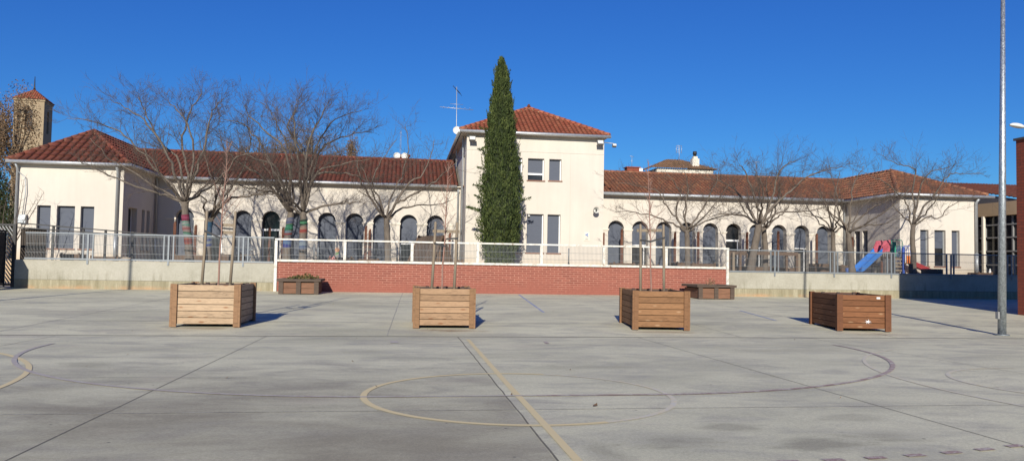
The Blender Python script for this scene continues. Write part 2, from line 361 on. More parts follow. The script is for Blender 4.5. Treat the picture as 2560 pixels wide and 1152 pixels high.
cd.sensor_width=36; cd.lens=36*F/2560; cd.clip_end=4000; cd.clip_start=.05
co.matrix_world=Matrix(((rt.x,up.x,-fw.x,0),(rt.y,up.y,-fw.y,0),(rt.z,up.z,-fw.z,EYE),(0,0,0,1)))
sc.view_settings.view_transform='Standard'; sc.view_settings.look='None'; sc.view_settings.exposure=.40; sc.view_settings.gamma=1
# ------------------------------------------------------------------ ground
b=MB(); ys=[-30,-10,0,4,8,12,YD,22,28,YW+.4]
for i in range(len(ys)-1): b.face([(-60,ys[i],g(ys[i])),(60,ys[i],g(ys[i])),(60,ys[i+1],g(ys[i+1])),(-60,ys[i+1],g(ys[i+1]))])
struct(b.build('court_ground',M['court']))
b=MB(); b.face([(-1500,-600,-.9),(1500,-600,-.9),(1500,2500,-.9),(-1500,2500,-.9)]); struct(b.build('far_ground',M['dirt']))
b=MB(); b.box(-15.4,60,YW+.25,52,.2,T); b.box(-40,-15.4,YW+1.5,52,.2,T-.02); struct(b.build('terrace_ground',M['sand']))
def strip(name,pts,wd,m,lift=.004):
    """painted strip or joint lying on the slab, following its fall"""
    b=MB(); P=[Vector((x,y,0)) for x,y in pts]; L=[];R=[]
    for k,p in enumerate(P):
        t=(P[min(k+1,len(P)-1)]-P[max(k-1,0)]).normalized(); n=Vector((-t.y,t.x,0))*wd/2
        for A,q in ((L,p+n),(R,p-n)): A.append((q.x,q.y,g(q.y)+lift))
    for k in range(len(P)-1): b.face([R[k],R[k+1],L[k+1],L[k]])
    return struct(b.build(name,m))
def lin(a,b_,n=12,wob=0,seed=0):
    rnd=random.Random(seed); out=[]
    for k in range(n+1):
        t=k/n; x=a[0]+(b_[0]-a[0])*t; y=a[1]+(b_[1]-a[1])*t
        if wob: x+=rnd.uniform(-wob,wob); y+=rnd.uniform(-wob,wob)
        out.append((x,y))
    return out
def ysplit(a,b_,n=12,**k):
    # keep a vertex on the drain line so that strips never cut the crease
    if (a[1]-YD)*(b_[1]-YD)<0:
        t=(YD-a[1])/(b_[1]-a[1]); m=(a[0]+(b_[0]-a[0])*t,YD); return lin(a,m,n,**k)+lin(m,b_,n,**k)[1:]
    return lin(a,b_,n,**k)
strip('drain_channel',lin((-40,16.55),(45,16.35),60,.008,3),.055,M['joint'],.006)
for x in (-11.0,-6.95,-2.83,5.27,9.4,13.5): strip('slab_joint',lin((x,-6),(x,16.4),30,.004,int(x*9)),.010,M['joint'],.003)
strip('slab_joint',lin((1.19,-6),(1.20,16.4),60,.006,5),.019,M['joint'],.003)
for x in (-8.4,-.33,7.8,11.8,15.9): strip('slab_joint',lin((x,16.6),(x+.3,32.9),20,.004,int(x*7)),.018,M['jointfaint'],.003)
for y,x0,x1 in ((14.75,-30,30),(12.5,-8,3),(10.3,-6,-2),(7.75,-8,20),(5.6,-8,1.3)): strip('slab_joint',lin((x0,y+.05),(x1,y-.1),50,.006,int(y*5)),.014,M['jointfaint'],.0035)
for y in (19.6,22.4,26.5): strip('slab_joint',lin((-30,y),(30,y-.1),50,.006,int(y*5)),.03,M['jointfaint'],.0035)
# yellow basketball markings
def arc(cx,cy,r,a0,a1,n=64): return [(cx+r*math.cos(math.radians(a0+(a1-a0)*k/n)),cy+r*math.sin(math.radians(a0+(a1-a0)*k/n))) for k in range(n+1)]
strip('yellow_centre_circle',arc(1.36,8.72,1.78,70,290),.075,M['yellow'],.005)
strip('yellow_centre_circle',arc(1.36,8.72,1.78,-70,70),.065,M['yellowfaint'],.005)
strip('yellow_halfway_line',[(1.34,-6),(1.34,5),(1.34,10),(1.37,15.8)],.075,M['yellow'],.006)
strip('yellow_free_throw_arc',arc(-10.8,8.7,6.25,-50,58,60),.075,M['yellow'],.005)
strip('yellow_free_throw_arc',arc(13.15,8.6,6.25,122,200,60),.06,M['yellowfaint'],.005)
strip('yellow_free_throw_arc',arc(9.5,9.1,1.8,80,260),.06,M['yellowfaint'],.005)
# red handball markings
gx=1.36; gy=14.85
strip('red_goal_area_line',arc(gx-1.5,gy-.1,6.15,180,270,60),.07,M['redfaint'],.007)
strip('red_goal_area_line',[(gx-1.5,gy-6.25),(gx+.2,gy-6.25)],.06,M['redfaint'],.007)
strip('red_goal_area_line',[(gx+.2,gy-6.25),(gx+1.5,gy-6.25)]+arc(gx+1.5,gy-.1,6.15,270,360,60),.075,M['redline'],.0075)
for a in [-91+2.35*k for k in range(34)]:
    t0=math.radians(a); R_=9.3
    p=[(gx+1.3+R_*math.cos(t0+k*.019/2),gy-.1+R_*math.sin(t0+k*.016/2)) for k in range(3)]
    if p[0][0]>2.55: strip('red_free_throw_dash',p,.075,M['redline'],.007)
strip('red_goal_mark',[(-.17,15.35),(-.15,14.95)],.16,M['redfaint'],.008)
strip('red_goal_mark',[(2.93,15.35),(2.9,14.9)],.08,M['redline'],.008)
for a,b_ in (((-7.6,27.2),(-5.9,31.9)),((5.0,32.4),(4.35,23.0)),((-13.2,24.7),(-12.1,24.5)),((-11.6,25.2),(-11.0,25.3)),((11.5,24.5),(10.9,20.8))): strip('blue_court_line',lin(a,b_,6),.07,M['blueline'],.005)
# scattered leaves on the slab
b=MB(); rnd=random.Random(5)
for k in range(46):
    x,y=rnd.uniform(-6,12),rnd.uniform(5.5,27)
    if k==0: x,y=2.07,7.9
    if k==1: x,y=-.75,11.9
    s_=rnd.uniform(.015,.03)*(2.0 if k<2 else 1); a=rnd.uniform(0,6)
    q=[(x+s_*math.cos(a+j*PI/2)*(1 if j%2 else .5),y+s_*math.sin(a+j*PI/2)*(1 if j%2 else .5)) for j in range(4)]
    b.face([(qx,qy,g(qy)+.012+(.02 if j==1 else 0)) for j,(qx,qy) in enumerate(q)])
o=b.build('leaf_litter',M['brownleaf']); tag(o,'scattered dry leaves and grit on the grey concrete court','leaves',kind='stuff')
# ------------------------------------------------------------------ retaining walls
def uvbox(x0,x1,y0,y1,z0,z1):
    b=MB(); b.box(x0,x1,y0,y1,z0,z1); return b
wl=thing('retaining_wall','stained concrete retaining wall left of the red brick section','wall',(-10,YW,0))
uvbox(-15.75,-5.36,YW,YW+.25,-.05,T+.03).build('wall_body',M['concwall'],wl)
wr=thing('retaining_wall','stained concrete retaining wall right of the red brick section','wall',(22,YW,0))
uvbox(14.86,45,YW,YW+.25,-.05,T).build('wall_body',M['concwall'],wr)
wb=thing('brick_wall','red painted brick wall below the white frame','wall',(5,YW,0))
uvbox(-5.36,14.86,YW-.1,YW+.2,-.05,1.27).build('wall_body',M['brickred'],wb)
# ------------------------------------------------------------------ fences
def meshpanel(b,x0,x1,z0,z1,y,dz,dx=.055,r=.005):
    n=max(1,int((x1-x0)/dx))
    for k in range(n+1):
        x=x0+(x1-x0)*k/n; b.box(x-r,x+r,y-r,y+r,z0,z1)
    z=z0+dz*.6
    while z<z1-.05:
        b.box(x0,x1,y-r*2.6,y-r-.0005,z-r*1.3,z+r*1.3); z+=dz
def galv_fence(label,x0,x1,posts,ztop,zbot,y):
    t=thing('mesh_fence',label,'fence',((x0+x1)/2,y,T))
    b=MB(); b.box(x0,x1,y-.03,y+.03,ztop-.05,ztop); b.build('top_rail',M['galv'],t)
    b=MB(); b.box(x0,x1,y-.05,y+.05,zbot-.05,zbot+.02); b.build('bottom_rail',M['galv'],t)
    xs=[x0]+posts+[x1]
    for p in posts:
        b=MB(); b.box(p-.035,p+.035,y-.055,y-.031,zbot-.22,ztop-.055); b.build('post',M['galv'],t)
        for dx_ in (-.19,.19):
            b=MB(); b.box(p+dx_-.025,p+dx_+.025,y-.028,y+.028,zbot+.021,ztop-.051); b.build('stile',M['galv'],t)
    for a,c in zip(xs[:-1],xs[1:]):
        b=MB(); meshpanel(b,a+.03,c-.03,zbot+.021,ztop-.051,y,.36); b.build('mesh_panel',M['wire'],t)
    return t
galv_fence('galvanised mesh fence on the concrete wall left of the white frame',-15.3,-5.5,[-12.9,-9.75,-6.75],2.31,1.25,YW+.02)
galv_fence('galvanised mesh fence on the concrete wall right of the white frame',14.95,34,[17.2,20.2,23.15,26.3,29.6,32.8],2.2,1.19,YW+.02)
wf=thing('white_frame_fence','long white painted steel frame with mesh above the red brick wall','fence',(4.7,YW-.12,0))
y0=YW-.16
b=MB(); b.box(-5.44,14.88,y0,y0+.08,2.185,2.255); b.build('top_rail',M['chipped'],wf)
b=MB(); b.box(-5.32,14.72,y0-.02,y0+.1,1.275,1.37); b.build('bottom_beam',M['chipped'],wf)
b=MB(); b.box(-5.45,-5.33,y0-.005,y0+.085,-.02,2.165); b.build('end_post',M['chipped'],wf)
b=MB(); b.box(14.75,14.87,y0-.005,y0+.085,-.02,2.165); b.build('end_post',M['chipped'],wf)
wx=[-5.39]+[at(px,640,YW-.1).x for px in (862,1030,1194,1353,1509,1665)]+[14.8]
for x in wx[1:-1]:
    b=MB(); b.box(x-.06,x+.06,y0-.004,y0+.076,1.387,2.168); b.build('post',M['chipped'],wf)
for a,c in zip(wx[:-1],wx[1:]):
    b=MB(); meshpanel(b,a+.07,c-.07,1.386,2.169,y0+.12,.3,.06,.005); b.build('mesh_panel',M['wire'],wf)
# dark ramp railing and panel behind the left fence
rr=thing('ramp_railing','dark sloping ramp railing in front of the left wing','railing',(-14,35,T))
for k,(za,zb) in enumerate(((2.74,2.39),(2.55,2.27))):
    b=MB(); b.beam((-16.6,35,za),(-10.5,35,zb-.05),.05,.05); b.build('rail',M['blackmetal'],rr)
for px in (131,206,262,330):
    p=at(px,600,35); zt=2.74-(p.x+16.6)*.057
    b=MB(); b.box(p.x-.045,p.x+.045,35.03,35.1,T-.05,zt); b.build('post',M['blackmetal'],rr)
b=MB(); b.box(-16.45,-15.45,35.12,35.16,T-.02,2.5)
for k in range(11): b.box(-16.45+k*.1-.006,-16.45+k*.1+.006,35.085,35.118,T,2.5)
b.build('sheet_panel',mat('dark_brown_sheet',(.035,.026,.02),.3,5,.8),rr)
# gate on the far left
gt=thing('metal_gate','dark metal gate with diagonal slats at the left end of the wall','gate',(-16,YW,0))
b=MB()
for x in (-15.72,-18.9): b.box(x-.06,x+.06,YW-.02,YW+.1,.06,2.62)
b.box(-18.84,-15.78,YW,YW+.08,.12,.2); b.box(-18.84,-15.78,YW,YW+.08,2.54,2.62); b.build('gate_frame',M['blackmetal'],gt)
b=MB(); x=-21.2
slm=mat('grey_slat_metal',(.16,.165,.17),.15,5,.5)
while x<-15.85:
    # diagonal slats clipped to the frame opening
    p0=[x,2.53]; p1=[x+1.6,.21]; sl_=(p1[1]-p0[1])/(p1[0]-p0[0])
    if p0[0]<-18.83: p0=[-18.83,2.53+(-18.83-x)*sl_]
    if p1[0]>-15.8: p1=[-15.8,2.53+(-15.8-x)*sl_]
    if p1[0]>p0[0]+.05: b.beam((p0[0],YW+.04,p0[1]),(p1[0],YW+.04,p1[1]),.02,.045)
    x+=.125
b.build('slats',slm,gt)
lf=thing('added_shadow_leaf','unseen dark metal leaf added to cast shade on the left end of the wall','gate',(-16.0,31,0))  # leaf outside the view, added to throw a shadow on the wall
b=MB()
for y in (29.2,32.9): b.box(-16.03,-15.97,y-.03,y+.03,.06,2.35)
b.box(-16.02,-15.98,29.2,32.9,.14,.2); b.box(-16.02,-15.98,29.2,32.9,2.28,2.35); b.build('gate_frame',M['blackmetal'],lf)
b=MB(); b.box(-16.01,-15.99,29.24,32.87,.21,2.27); b.build('sheet_panel',M['blackmetal'],lf)
# ------------------------------------------------------------------ roofs
def roof(b,O,ud,vd,poly,p=.245,h=.36,amp=.085,step=.045,sub=6):
    """tiled slope: O eave origin, ud along the eave, vd up the slope, poly = convex outline in (u,v)"""
    O=Vector(O);ud=Vector(ud).normalized();vd=Vector(vd).normalized();n=ud.cross(vd).normalized()
    if n.z<0: n=-n
    us=[q[0] for q in poly]; vs=[q[1] for q in poly]; u0_,u1_=min(us),max(us)
    def rng(u):
        hit=[]
        for k in range(len(poly)):
            (a,c),(d,e)=poly[k],poly[(k+1)%len(poly)]
            if abs(a-d)<1e-9:
                if abs(u-a)<1e-6: hit+=[c,e]
                continue
            t=(u-a)/(d-a)
            if -1e-6<=t<=1+1e-6: hit.append(c+t*(e-c))
        return (min(hit),max(hit)) if hit else (0,0)
    nu=int((u1_-u0_)/p*sub)+1; U=[u0_+(u1_-u0_)*k/nu for k in range(nu+1)]
    R=[rng(u) for u in U]
    rows=int(max(vs)/h)+1
    def hh(u,row):
        t=(u/p)%1; return amp*(abs(math.cos(PI*t))**.9)*1.0
    rj=random.Random(int(O.x*10))
    jit={}
    for k in range(nu):
        for r in range(rows):
            va,vb=r*h,(r+1)*h
            pts=[]
            for kk in (k,k+1):
                lo,hi=R[kk]; a=min(max(va,lo),hi); c=min(max(vb,lo),hi); pts.append((U[kk],a,c))
            if pts[0][2]-pts[0][1]<1e-4 and pts[1][2]-pts[1][1]<1e-4: continue
            col=int(math.floor((U[k]+U[k+1])/2/p+.5)); j=jit.setdefault((col,r),rj.uniform(-.008,.010))
            def P(u,v,raised): 
                f=1-(v-va)/h
                return O+ud*u+vd*v+n*(hh(u,r)+step*f+j)
            (ua,a0,a1),(ub,c0,c1)=pts
            uA,uB=U[k]/p+.5+1e-4,U[k+1]/p+.5-1e-4; uvq=[(uA,r+.02),(uB,r+.02),(uB,r+.98),(uA,r+.98)]
            q=[P(ua,a0,0),P(ub,c0,0),P(ub,c1,0),P(ua,a1,0)]
            b.face(q,uvq,True)
            if r>0 or True:   # the visible butt end of each tile
                lo=[O+ud*ua+vd*a0+n*(hh(ua,r)-.02),O+ud*ub+vd*c0+n*(hh(ub,r)-.02)]
                b.face([lo[0],lo[1],q[1],q[0]],[(uA,r+.01),(uB,r+.01),(uB,r+.02),(uA,r+.02)],False)
def ridge(b,a,c,r=.11,seg=.4):
    a=Vector(a);c=Vector(c);L=(c-a).length;n=max(1,int(L/seg)); d=(c-a)/n
    for k in range(n):
        p=a+d*k; b.tube([p,p+d*1.05],[r*1.12,r*.92],8,True)
        for f in range(len(b.f)-10,len(b.f)): b.uv[f]=[(k+.5,900.5)]*len(b.f[f])
def slope_ok(): pass
MOR=[]
def ridge_m(b,a,c):
    ridge(b,a,c); MOR.append((Vector(a)-Vector((0,0,.045)),Vector(c)-Vector((0,0,.045))))
def hip_front(b,xa,xb,ye,ze,xr,yr,zr,yback,**kw):
    """front hip + both long sides of a roof whose ridge runs back along Y"""
    Lf=math.hypot(yr-ye,zr-ze); roof(b,(xa,ye,ze),(1,0,0),(0,yr-ye,zr-ze),[(0,0),(xb-xa,0),(xr-xa,Lf)],**kw)
    Ll=math.hypot(xr-xa,zr-ze); roof(b,(xa,yback,ze),(0,-1,0),(xr-xa,0,zr-ze),[(0,0),(yback-ye,0),(yback-yr,Ll),(0,Ll)],**kw)
    Lr=math.hypot(xb-xr,zr-ze); roof(b,(xb,ye,ze),(0,1,0),(xr-xb,0,zr-ze),[(0,0),(yback-ye,0),(yback-ye,Lr),(yr-ye,Lr)],**kw)
    ridge_m(b,(xa,ye,ze+.06),(xr,yr,zr+.06)); ridge_m(b,(xb,ye,ze+.06),(xr,yr,zr+.06)); ridge_m(b,(xr,yr,zr+.06),(xr,yback,zr+.06))
# ------------------------------------------------------------------ walls with openings
def wallmesh(b,Mx,u0,u1,z0,z1,ops,depth,seg=14):
    """wall in local (u, inward, z); ops = (centre, width, bottom, top, arched, depth)"""
    def topz(o,u):
        c,wd,zb,zt,ar=o[:5]
        if not ar: return zt
        r=wd/2; x=max(-1,min(1,(u-c)/r)); return zt-r+r*math.sqrt(max(0,1-x*x))
    cuts={u0,u1}
    for o in ops:
        c,wd=o[:2]
        if o[4]:
            for k in range(seg+1): cuts.add(c-wd/2*math.cos(PI*k/seg))
        else: cuts|={c-wd/2,c+wd/2}
    cuts=sorted(cuts)
    P=lambda u,d,z:Mx@Vector((u,d,z))
    for a,c in zip(cuts[:-1],cuts[1:]):
        if c-a<1e-6: continue
        m_=(a+c)/2; os=sorted([o for o in ops if abs(m_-o[0])<o[1]/2],key=lambda o:o[2])
        la=lc=z0
        for o in os:
            if o[2]>max(la,lc)+1e-6: b.face([P(a,0,la),P(c,0,lc),P(c,0,o[2]),P(a,0,o[2])])
            la,lc=topz(o,a),topz(o,c)
            dd=o[5]
            b.face([P(a,0,la),P(c,0,lc),P(c,dd,lc),P(a,dd,la)])
            if o[2]>z0: b.face([P(a,0,o[2]),P(a,dd,o[2]),P(c,dd,o[2]),P(c,0,o[2])])
        b.face([P(a,0,la),P(c,0,lc),P(c,0,z1),P(a,0,z1)])
    for o in ops:
        c,wd,zb,zt,ar,dd=o[:6]; sp=zt-wd/2 if ar else zt
        for u in (c-wd/2,c+wd/2): b.face([P(u,0,zb),P(u,dd,zb),P(u,dd,sp),P(u,0,sp)])
SB=thing('school_building','long cream school building with arched ground floor and red tiled roofs','building',(3,44,T))
I4=Matrix.Identity(4)
SIDE_R=lambda X,Y0:Matrix.Translation((X,Y0,0))@Matrix.Rotation(PI/2,4,'Z')     # u runs +Y, inward is -X
SIDE_L=lambda X,Y0:Matrix.Translation((X,Y0,0))@Matrix.Rotation(-PI/2,4,'Z')    # u runs -Y, inward is +X
def window(Mx,o,kind='full',frame='grey',parent=SB):
    """infill of one opening: blind, glass and frame. kind: full blind, half blind, door"""
    c,wd,zb,zt,ar,dd=o[:6]; a,e=c-wd/2,c+wd/2
    root=MB(); Z=zt+.02
    zs={'full':zb,'half':zb+(zt-zb)*.5,'tilt':zb+(zt-zb)*.3,'door':Z,'lowhalf':zb+(zt-zb)*.42}[kind]
    if kind!='door':
        root.box(a-.03,e+.03,dd+.012,dd+.03,max(zb,zs)-.0,Z,Mx); wn=root.build('window',M['blind'],parent)
    else:
        root.box(a-.03,e+.03,dd+.03,dd+.06,zb,Z,Mx); wn=root.build('window',GLASS,parent)
    if kind in('half','tilt','lowhalf'):
        k=MB(); k.box(a-.03,e+.03,dd+.05,dd+.07,zb,zs,Mx); k.build('pane',GLASS,wn)
    fm={'grey':M['pipe'],'white':M['white'],'dark':M['greypaint']}[frame]
    k=MB(); f=.045
    if not ar:
        f=.022; k.box(a,a+f,dd-.03,dd+.01,zb,zt,Mx); k.box(e-f*2.2,e,dd-.03,dd+.01,zb,zt,Mx); k.box(a+f,e-f*2.2,dd-.03,dd+.01,zt-f,zt,Mx); k.box(a+f,e-f*2.2,dd-.03,dd+.01,zb,zb+f,Mx)
    elif kind=='door':
        k.box(a,e,dd-.03,dd+.01,zb+(zt-zb)*.62,zb+(zt-zb)*.66,Mx); k.box(e-.09,e-.03,dd-.03,dd+.009,zb,zb+(zt-zb)*.62,Mx); k.box(a+.02,a+.06,dd-.03,dd+.009,zb,zb+(zt-zb)*.62,Mx)
    elif kind=='full':
        k.box(a,a+.03,dd-.02,dd+.01,zb,zt-wd/2,Mx)
    else:
        k.box(a,e,dd-.02,dd+.01,zs-.03,zs+.02,Mx); k.box(e-.16,e-.1,dd-.03,dd+.009,zb,zs-.03,Mx); k.box(a+.02,a+.06,dd-.03,dd+.009,zb,zs-.03,Mx)
    if kind=='tilt': k.box(a+f,e-f*2.2,dd-.029,dd+.009,zs-.05,zs+.05,Mx)
    k.build('frame',fm,wn)
    if zb>T+.2:
        k=MB(); k.box(a-.06,e+.06,-.05,dd-.035,zb-.055,zb+.003,Mx); k.build('sill',mat('terracotta_sill',(.22,.11,.075),.2,6),wn)
    return wn
def glassmat():
    m,nt,b=base_mat('dark_window_glass',.12); v=coords(nt,(1,1,1),'World'); nt.links.new(ramp(nt,noi(nt,v,1.2,3),[(.3,(.008,.009,.011)),(.7,(.035,.036,.04))]),b.inputs['Base Color']); b.inputs['Specular IOR Level'].default_value=.35; return m
GLASS=glassmat()
YA=44.0; YF=39.2; YR=38.7; YC=40.0
# left wing
ops=[(-17.4,.62,1.7,3.78,0,.2),(-16.4,.82,1.7,3.78,0,.2),(-15.42,.62,1.7,3.78,0,.2)]
b=MB(); Mf=Matrix.Translation((0,YF,0)); wallmesh(b,Mf,-18.72,-13.8,T-.2,5.85,ops,.2)
b.face([(-18.72,YF,T-.2),(-18.72,52,T-.2),(-18.72,52,5.85),(-18.72,YF,5.85)]); b.build('left_wing_front_wall',M['cream'],SB)
for o,k in zip(ops,('full',)*3): window(Mf,o,k,'dark')
Ms=SIDE_R(-13.8,0); so_=[(40.6,1.25,T,3.85,0,.3),(42.15,.45,1.7,3.85,0,.2),(42.95,.5,1.7,3.85,0,.2)]
b=MB(); wallmesh(b,Ms,YF,YA,T-.2,5.85,so_,.2); b.build('left_wing_side_wall',M['cream'],SB)
window(Ms,so_[0],'door','white'); window(Ms,so_[1],'full','dark'); window(Ms,so_[2],'full','dark')
# left arcade
kindsL=['full','half','full','door','full','full','full','full','lowhalf','half']
ops=[(-12.21+1.553*k,1.0,T,4.08,1,.42) for k in range(10)]
Ma=Matrix.Translation((0,YA,0)); b=MB(); wallmesh(b,Ma,-13.8,3.2,T-.2,5.8,ops,.42); b.build('left_arcade_wall',M['cream'],SB)
wins=[]
for o,k in zip(ops,kindsL): window(Ma,o,k,'white')
kindsR=['full','half','full','full','full','door','half','full','half','full']
opsR=[(12.69+1.507*k,1.0,T,4.05,1,.42) for k in range(10)]
b=MB(); wallmesh(b,Ma,10.8,27.7,T-.2,5.68,opsR,.42); b.build('right_arcade_wall',M['cream'],SB)
for o,k in zip(opsR,kindsR): window(Ma,o,k,'white')
# imposts on the piers
def imposts(ops,xa,xb,z):
    es=[xa]+sum([[o[0]-o[1]/2,o[0]+o[1]/2] for o in ops],[])+[xb]
    for k in range(0,len(es),2):
        a,c=es[k],es[k+1]; aa=a-.05 if k else max(a,c-.5); cc=c+.05 if k<len(es)-2 else min(c,a+.55)
        b=MB(); b.box(aa,cc,YA-.055,YA+.1,z,z+.075); b.box(aa+.025,cc-.025,YA-.028,YA+.09,z-.045,z-.001); b.build('pier_impost',M['trim'],SB)
imposts(ops,-13.8,3.1,3.5); imposts(opsR,10.85,27.7,3.47)
# centre block
ops=[(5.85,.78,5.88,7.08,0,.2),(7.0,.9,5.88,7.08,0,.2),(8.07,.68,5.9,7.08,0,.2),(5.85,.78,1.95,4.05,0,.2),(7.0,.92,1.95,4.05,0,.2),(8.04,.72,1.95,4.05,0,.2)]
Mc=Matrix.Translation((0,YC,0)); b=MB(); wallmesh(b,Mc,3.2,10.8,T-.2,8.37,ops,.2)
b.build('centre_block_front_wall',M['cream'],SB)
for o,k in zip(ops,('full','tilt','full','full','full','full')): window(Mc,o,k,'white')
Mcl=SIDE_L(3.2,54); sl_=[(54-41.6,.8,5.6,7.3,0,.2)]
b=MB(); wallmesh(b,Mcl,0,14,T-.2,8.37,sl_,.2); b.build('centre_block_side_wall',M['cream'],SB); window(Mcl,sl_[0],'full','dark')
b=MB(); b.face([(10.8,YC,T-.2),(10.8,54,T-.2),(10.8,54,8.37),(10.8,YC,8.37)]); b.face([(3.2,54,T-.2),(10.8,54,T-.2),(10.8,54,8.37),(3.2,54,8.37)]); b.build('centre_block_rear_wall',M['cream'],SB)
b=MB(); b.box(3.19,10.81,YC-.012,YC+.05,7.42,7.435); b.box(8.92,8.932,YC-.008,YC+.03,T,7.41); b.build('plaster_joint',mat('plaster_joint_beige',(.40,.38,.33),.1,3),SB)  # thin plaster joints, slightly darker than the wall
# right wing
ops=[(29.22,.52,1.6,3.66,0,.2),(30.2,.70,1.6,3.66,0,.2),(31.18,.5,1.6,3.66,0,.2)]
Mr=Matrix.Translation((0,YR,0)); b=MB(); wallmesh(b,Mr,27.7,32.6,T-.2,5.65,ops,.2)
b.face([(32.6,YR,T-.2),(32.6,52,T-.2),(32.6,52,5.65),(32.6,YR,5.65)]); b.build('right_wing_front_wall',M['cream'],SB)
for o,k in zip(ops,('full','half','full')): window(Mr,o,k,'grey')
Mrs=SIDE_L(27.7,YA); so_=[(YA-42.75,.6,1.5,3.7,0,.3),(YA-41.95,.55,1.5,3.7,0,.3)]
b=MB(); wallmesh(b,Mrs,0,YA-YR,T-.2,5.65,so_,.2); b.build('right_wing_side_wall',M['cream'],SB)
for o in so_: window(Mrs,o,'full','dark')
# rear walls close the volumes
b=MB()
b.face([(-18.72,52,T-.2),(3.2,52,T-.2),(3.2,52,5.8),(-18.72,52,5.8)]); b.face([(10.8,52,T-.2),(32.6,52,T-.2),(32.6,52,5.6),(10.8,52,5.6)]); b.build('rear_wall',M['cream'],SB)
# roofs
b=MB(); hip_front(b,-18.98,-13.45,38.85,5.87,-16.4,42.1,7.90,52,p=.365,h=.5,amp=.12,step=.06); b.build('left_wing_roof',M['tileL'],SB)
b=MB(); yr=48; Lv=math.hypot(yr-43.65,1.98)
roof(b,(-16.4,43.65,5.8),(1,0,0),(0,yr-43.65,1.98),[(0,0),(19.4,0),(19.4,Lv),(0,Lv)])
roof(b,(3.0,52.35,5.8),(-1,0,0),(0,yr-52.35,1.98),[(0,0),(19.4,0),(19.4,Lv),(0,Lv)])
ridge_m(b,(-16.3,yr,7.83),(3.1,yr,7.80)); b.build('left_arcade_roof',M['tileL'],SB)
b=MB(); roof(b,(10.95,43.65,5.68),(1,0,0),(0,yr-43.65,1.80),[(0,0),(19.2,0),(19.2,Lv),(0,Lv)])
roof(b,(30.15,52.35,5.68),(-1,0,0),(0,yr-52.35,1.80),[(0,0),(19.2,0),(19.2,Lv),(0,Lv)])
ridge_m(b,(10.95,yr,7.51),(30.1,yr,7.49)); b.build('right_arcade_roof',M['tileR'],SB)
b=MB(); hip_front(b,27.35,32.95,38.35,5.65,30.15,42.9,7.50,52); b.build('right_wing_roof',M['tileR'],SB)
b=MB(); xa,xb,ye,ze=2.82,11.0,39.65,8.40; xr,yr2,zr=7.15,43.75,10.55
hip_front(b,xa,xb,ye,ze,xr,yr2,zr,54.3)
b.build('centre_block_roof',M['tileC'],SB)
b=MB(); b.tube([(xr,yr2-.05,zr+.1),(xr,yr2-.05,zr+.28)],[.14,.05],8); b.build('roof_finial',M['tileC'],SB)
for p_,q_ in MOR:
    b=MB(); rnd=random.Random(int(p_.x*7+q_.z)); n_=int((q_-p_).length/.125); d_=(q_-p_)/n_; sd_=d_.cross(Vector((0,0,1))).normalized()
    pts=[p_+d_*k for k in range(n_+1)]; b.tube(pts,[.095+.05*abs(math.sin(k*1.57+.3))*rnd.random() for k in range(n_+1)],6,True,False); b.build('ridge_mortar',M['mortar'],SB)
# soffits
b=MB()
for x0,x1,y0_,y1,z in ((-18.9,-13.5,38.95,52,5.8),(2.9,10.95,39.75,54,8.32),(27.4,32.9,38.45,52,5.6),(-13.8,3.2,43.72,44.0,5.74),(10.8,27.7,43.72,44.0,5.62)): b.box(x0,x1,y0_,y1,z,z+.045)
b.build('eave_soffit',M['trim'],SB)
# gutters and downpipes
def gutter(pts,r=.085,m='zinc'):
    b=MB(); b.tube(pts,r,8); b.build('gutter',M[m],SB)
gutter([(-19.0,38.8,5.84),(-13.3,38.8,5.84)]); gutter([(-13.38,38.85,5.84),(-13.38,43.6,5.84)])
gutter([(-13.3,43.56,5.76),(2.95,43.56,5.76)]); gutter([(11.0,43.56,5.64),(27.3,43.56,5.64)],.1,'pipe')
gutter([(2.75,39.57,8.36),(11.06,39.57,8.36)]); gutter([(2.78,39.6,8.36),(2.78,54,8.36)])
gutter([(27.28,38.28,5.6),(33.3,38.28,5.6)]); gutter([(27.3,38.3,5.6),(27.3,43.6,5.6)])
def dpipe(x,y,z1,z0=T,r=.055,y1=None,lower=True):
    b=MB(); b.tube([(x,y-.2,z1),(x,y,z1-.22),(x,y,z0+1.2 if lower else z0)],r,8)
    if lower: b.tube([(x,y,z0+1.22),(x,y,z0)],r*1.35,8)
    b.build('downpipe',M['pipe'],SB)
dpipe(-14.05,YF-.1,5.75,r=.07); dpipe(-18.62,YF-.1,5.75,lower=False); dpipe(-13.68,43.85,5.75); dpipe(3.05,YA-.12,5.6,lower=False)
dpipe(27.58,43.88,5.6); dpipe(32.42,YR-.1,5.5,r=.08)
b=MB(); b.tube([(3.08,41.0,8.3),(3.08,41.1,7.9),(3.08,41.1,T)],.045,6); b.build('downpipe',M['pipe'],SB)
# cable loop by the left corner
b=MB(); b.tube([(-18.6,39.1,5.4),(-18.25,39.08,5.1),(-18.2,39.08,4.4),(-18.3,39.08,3.3)],.022,5); b.box(-18.45,-18.12,38.98,39.15,2.9,3.3); b.build('cable_conduit',M['pipe'],SB)
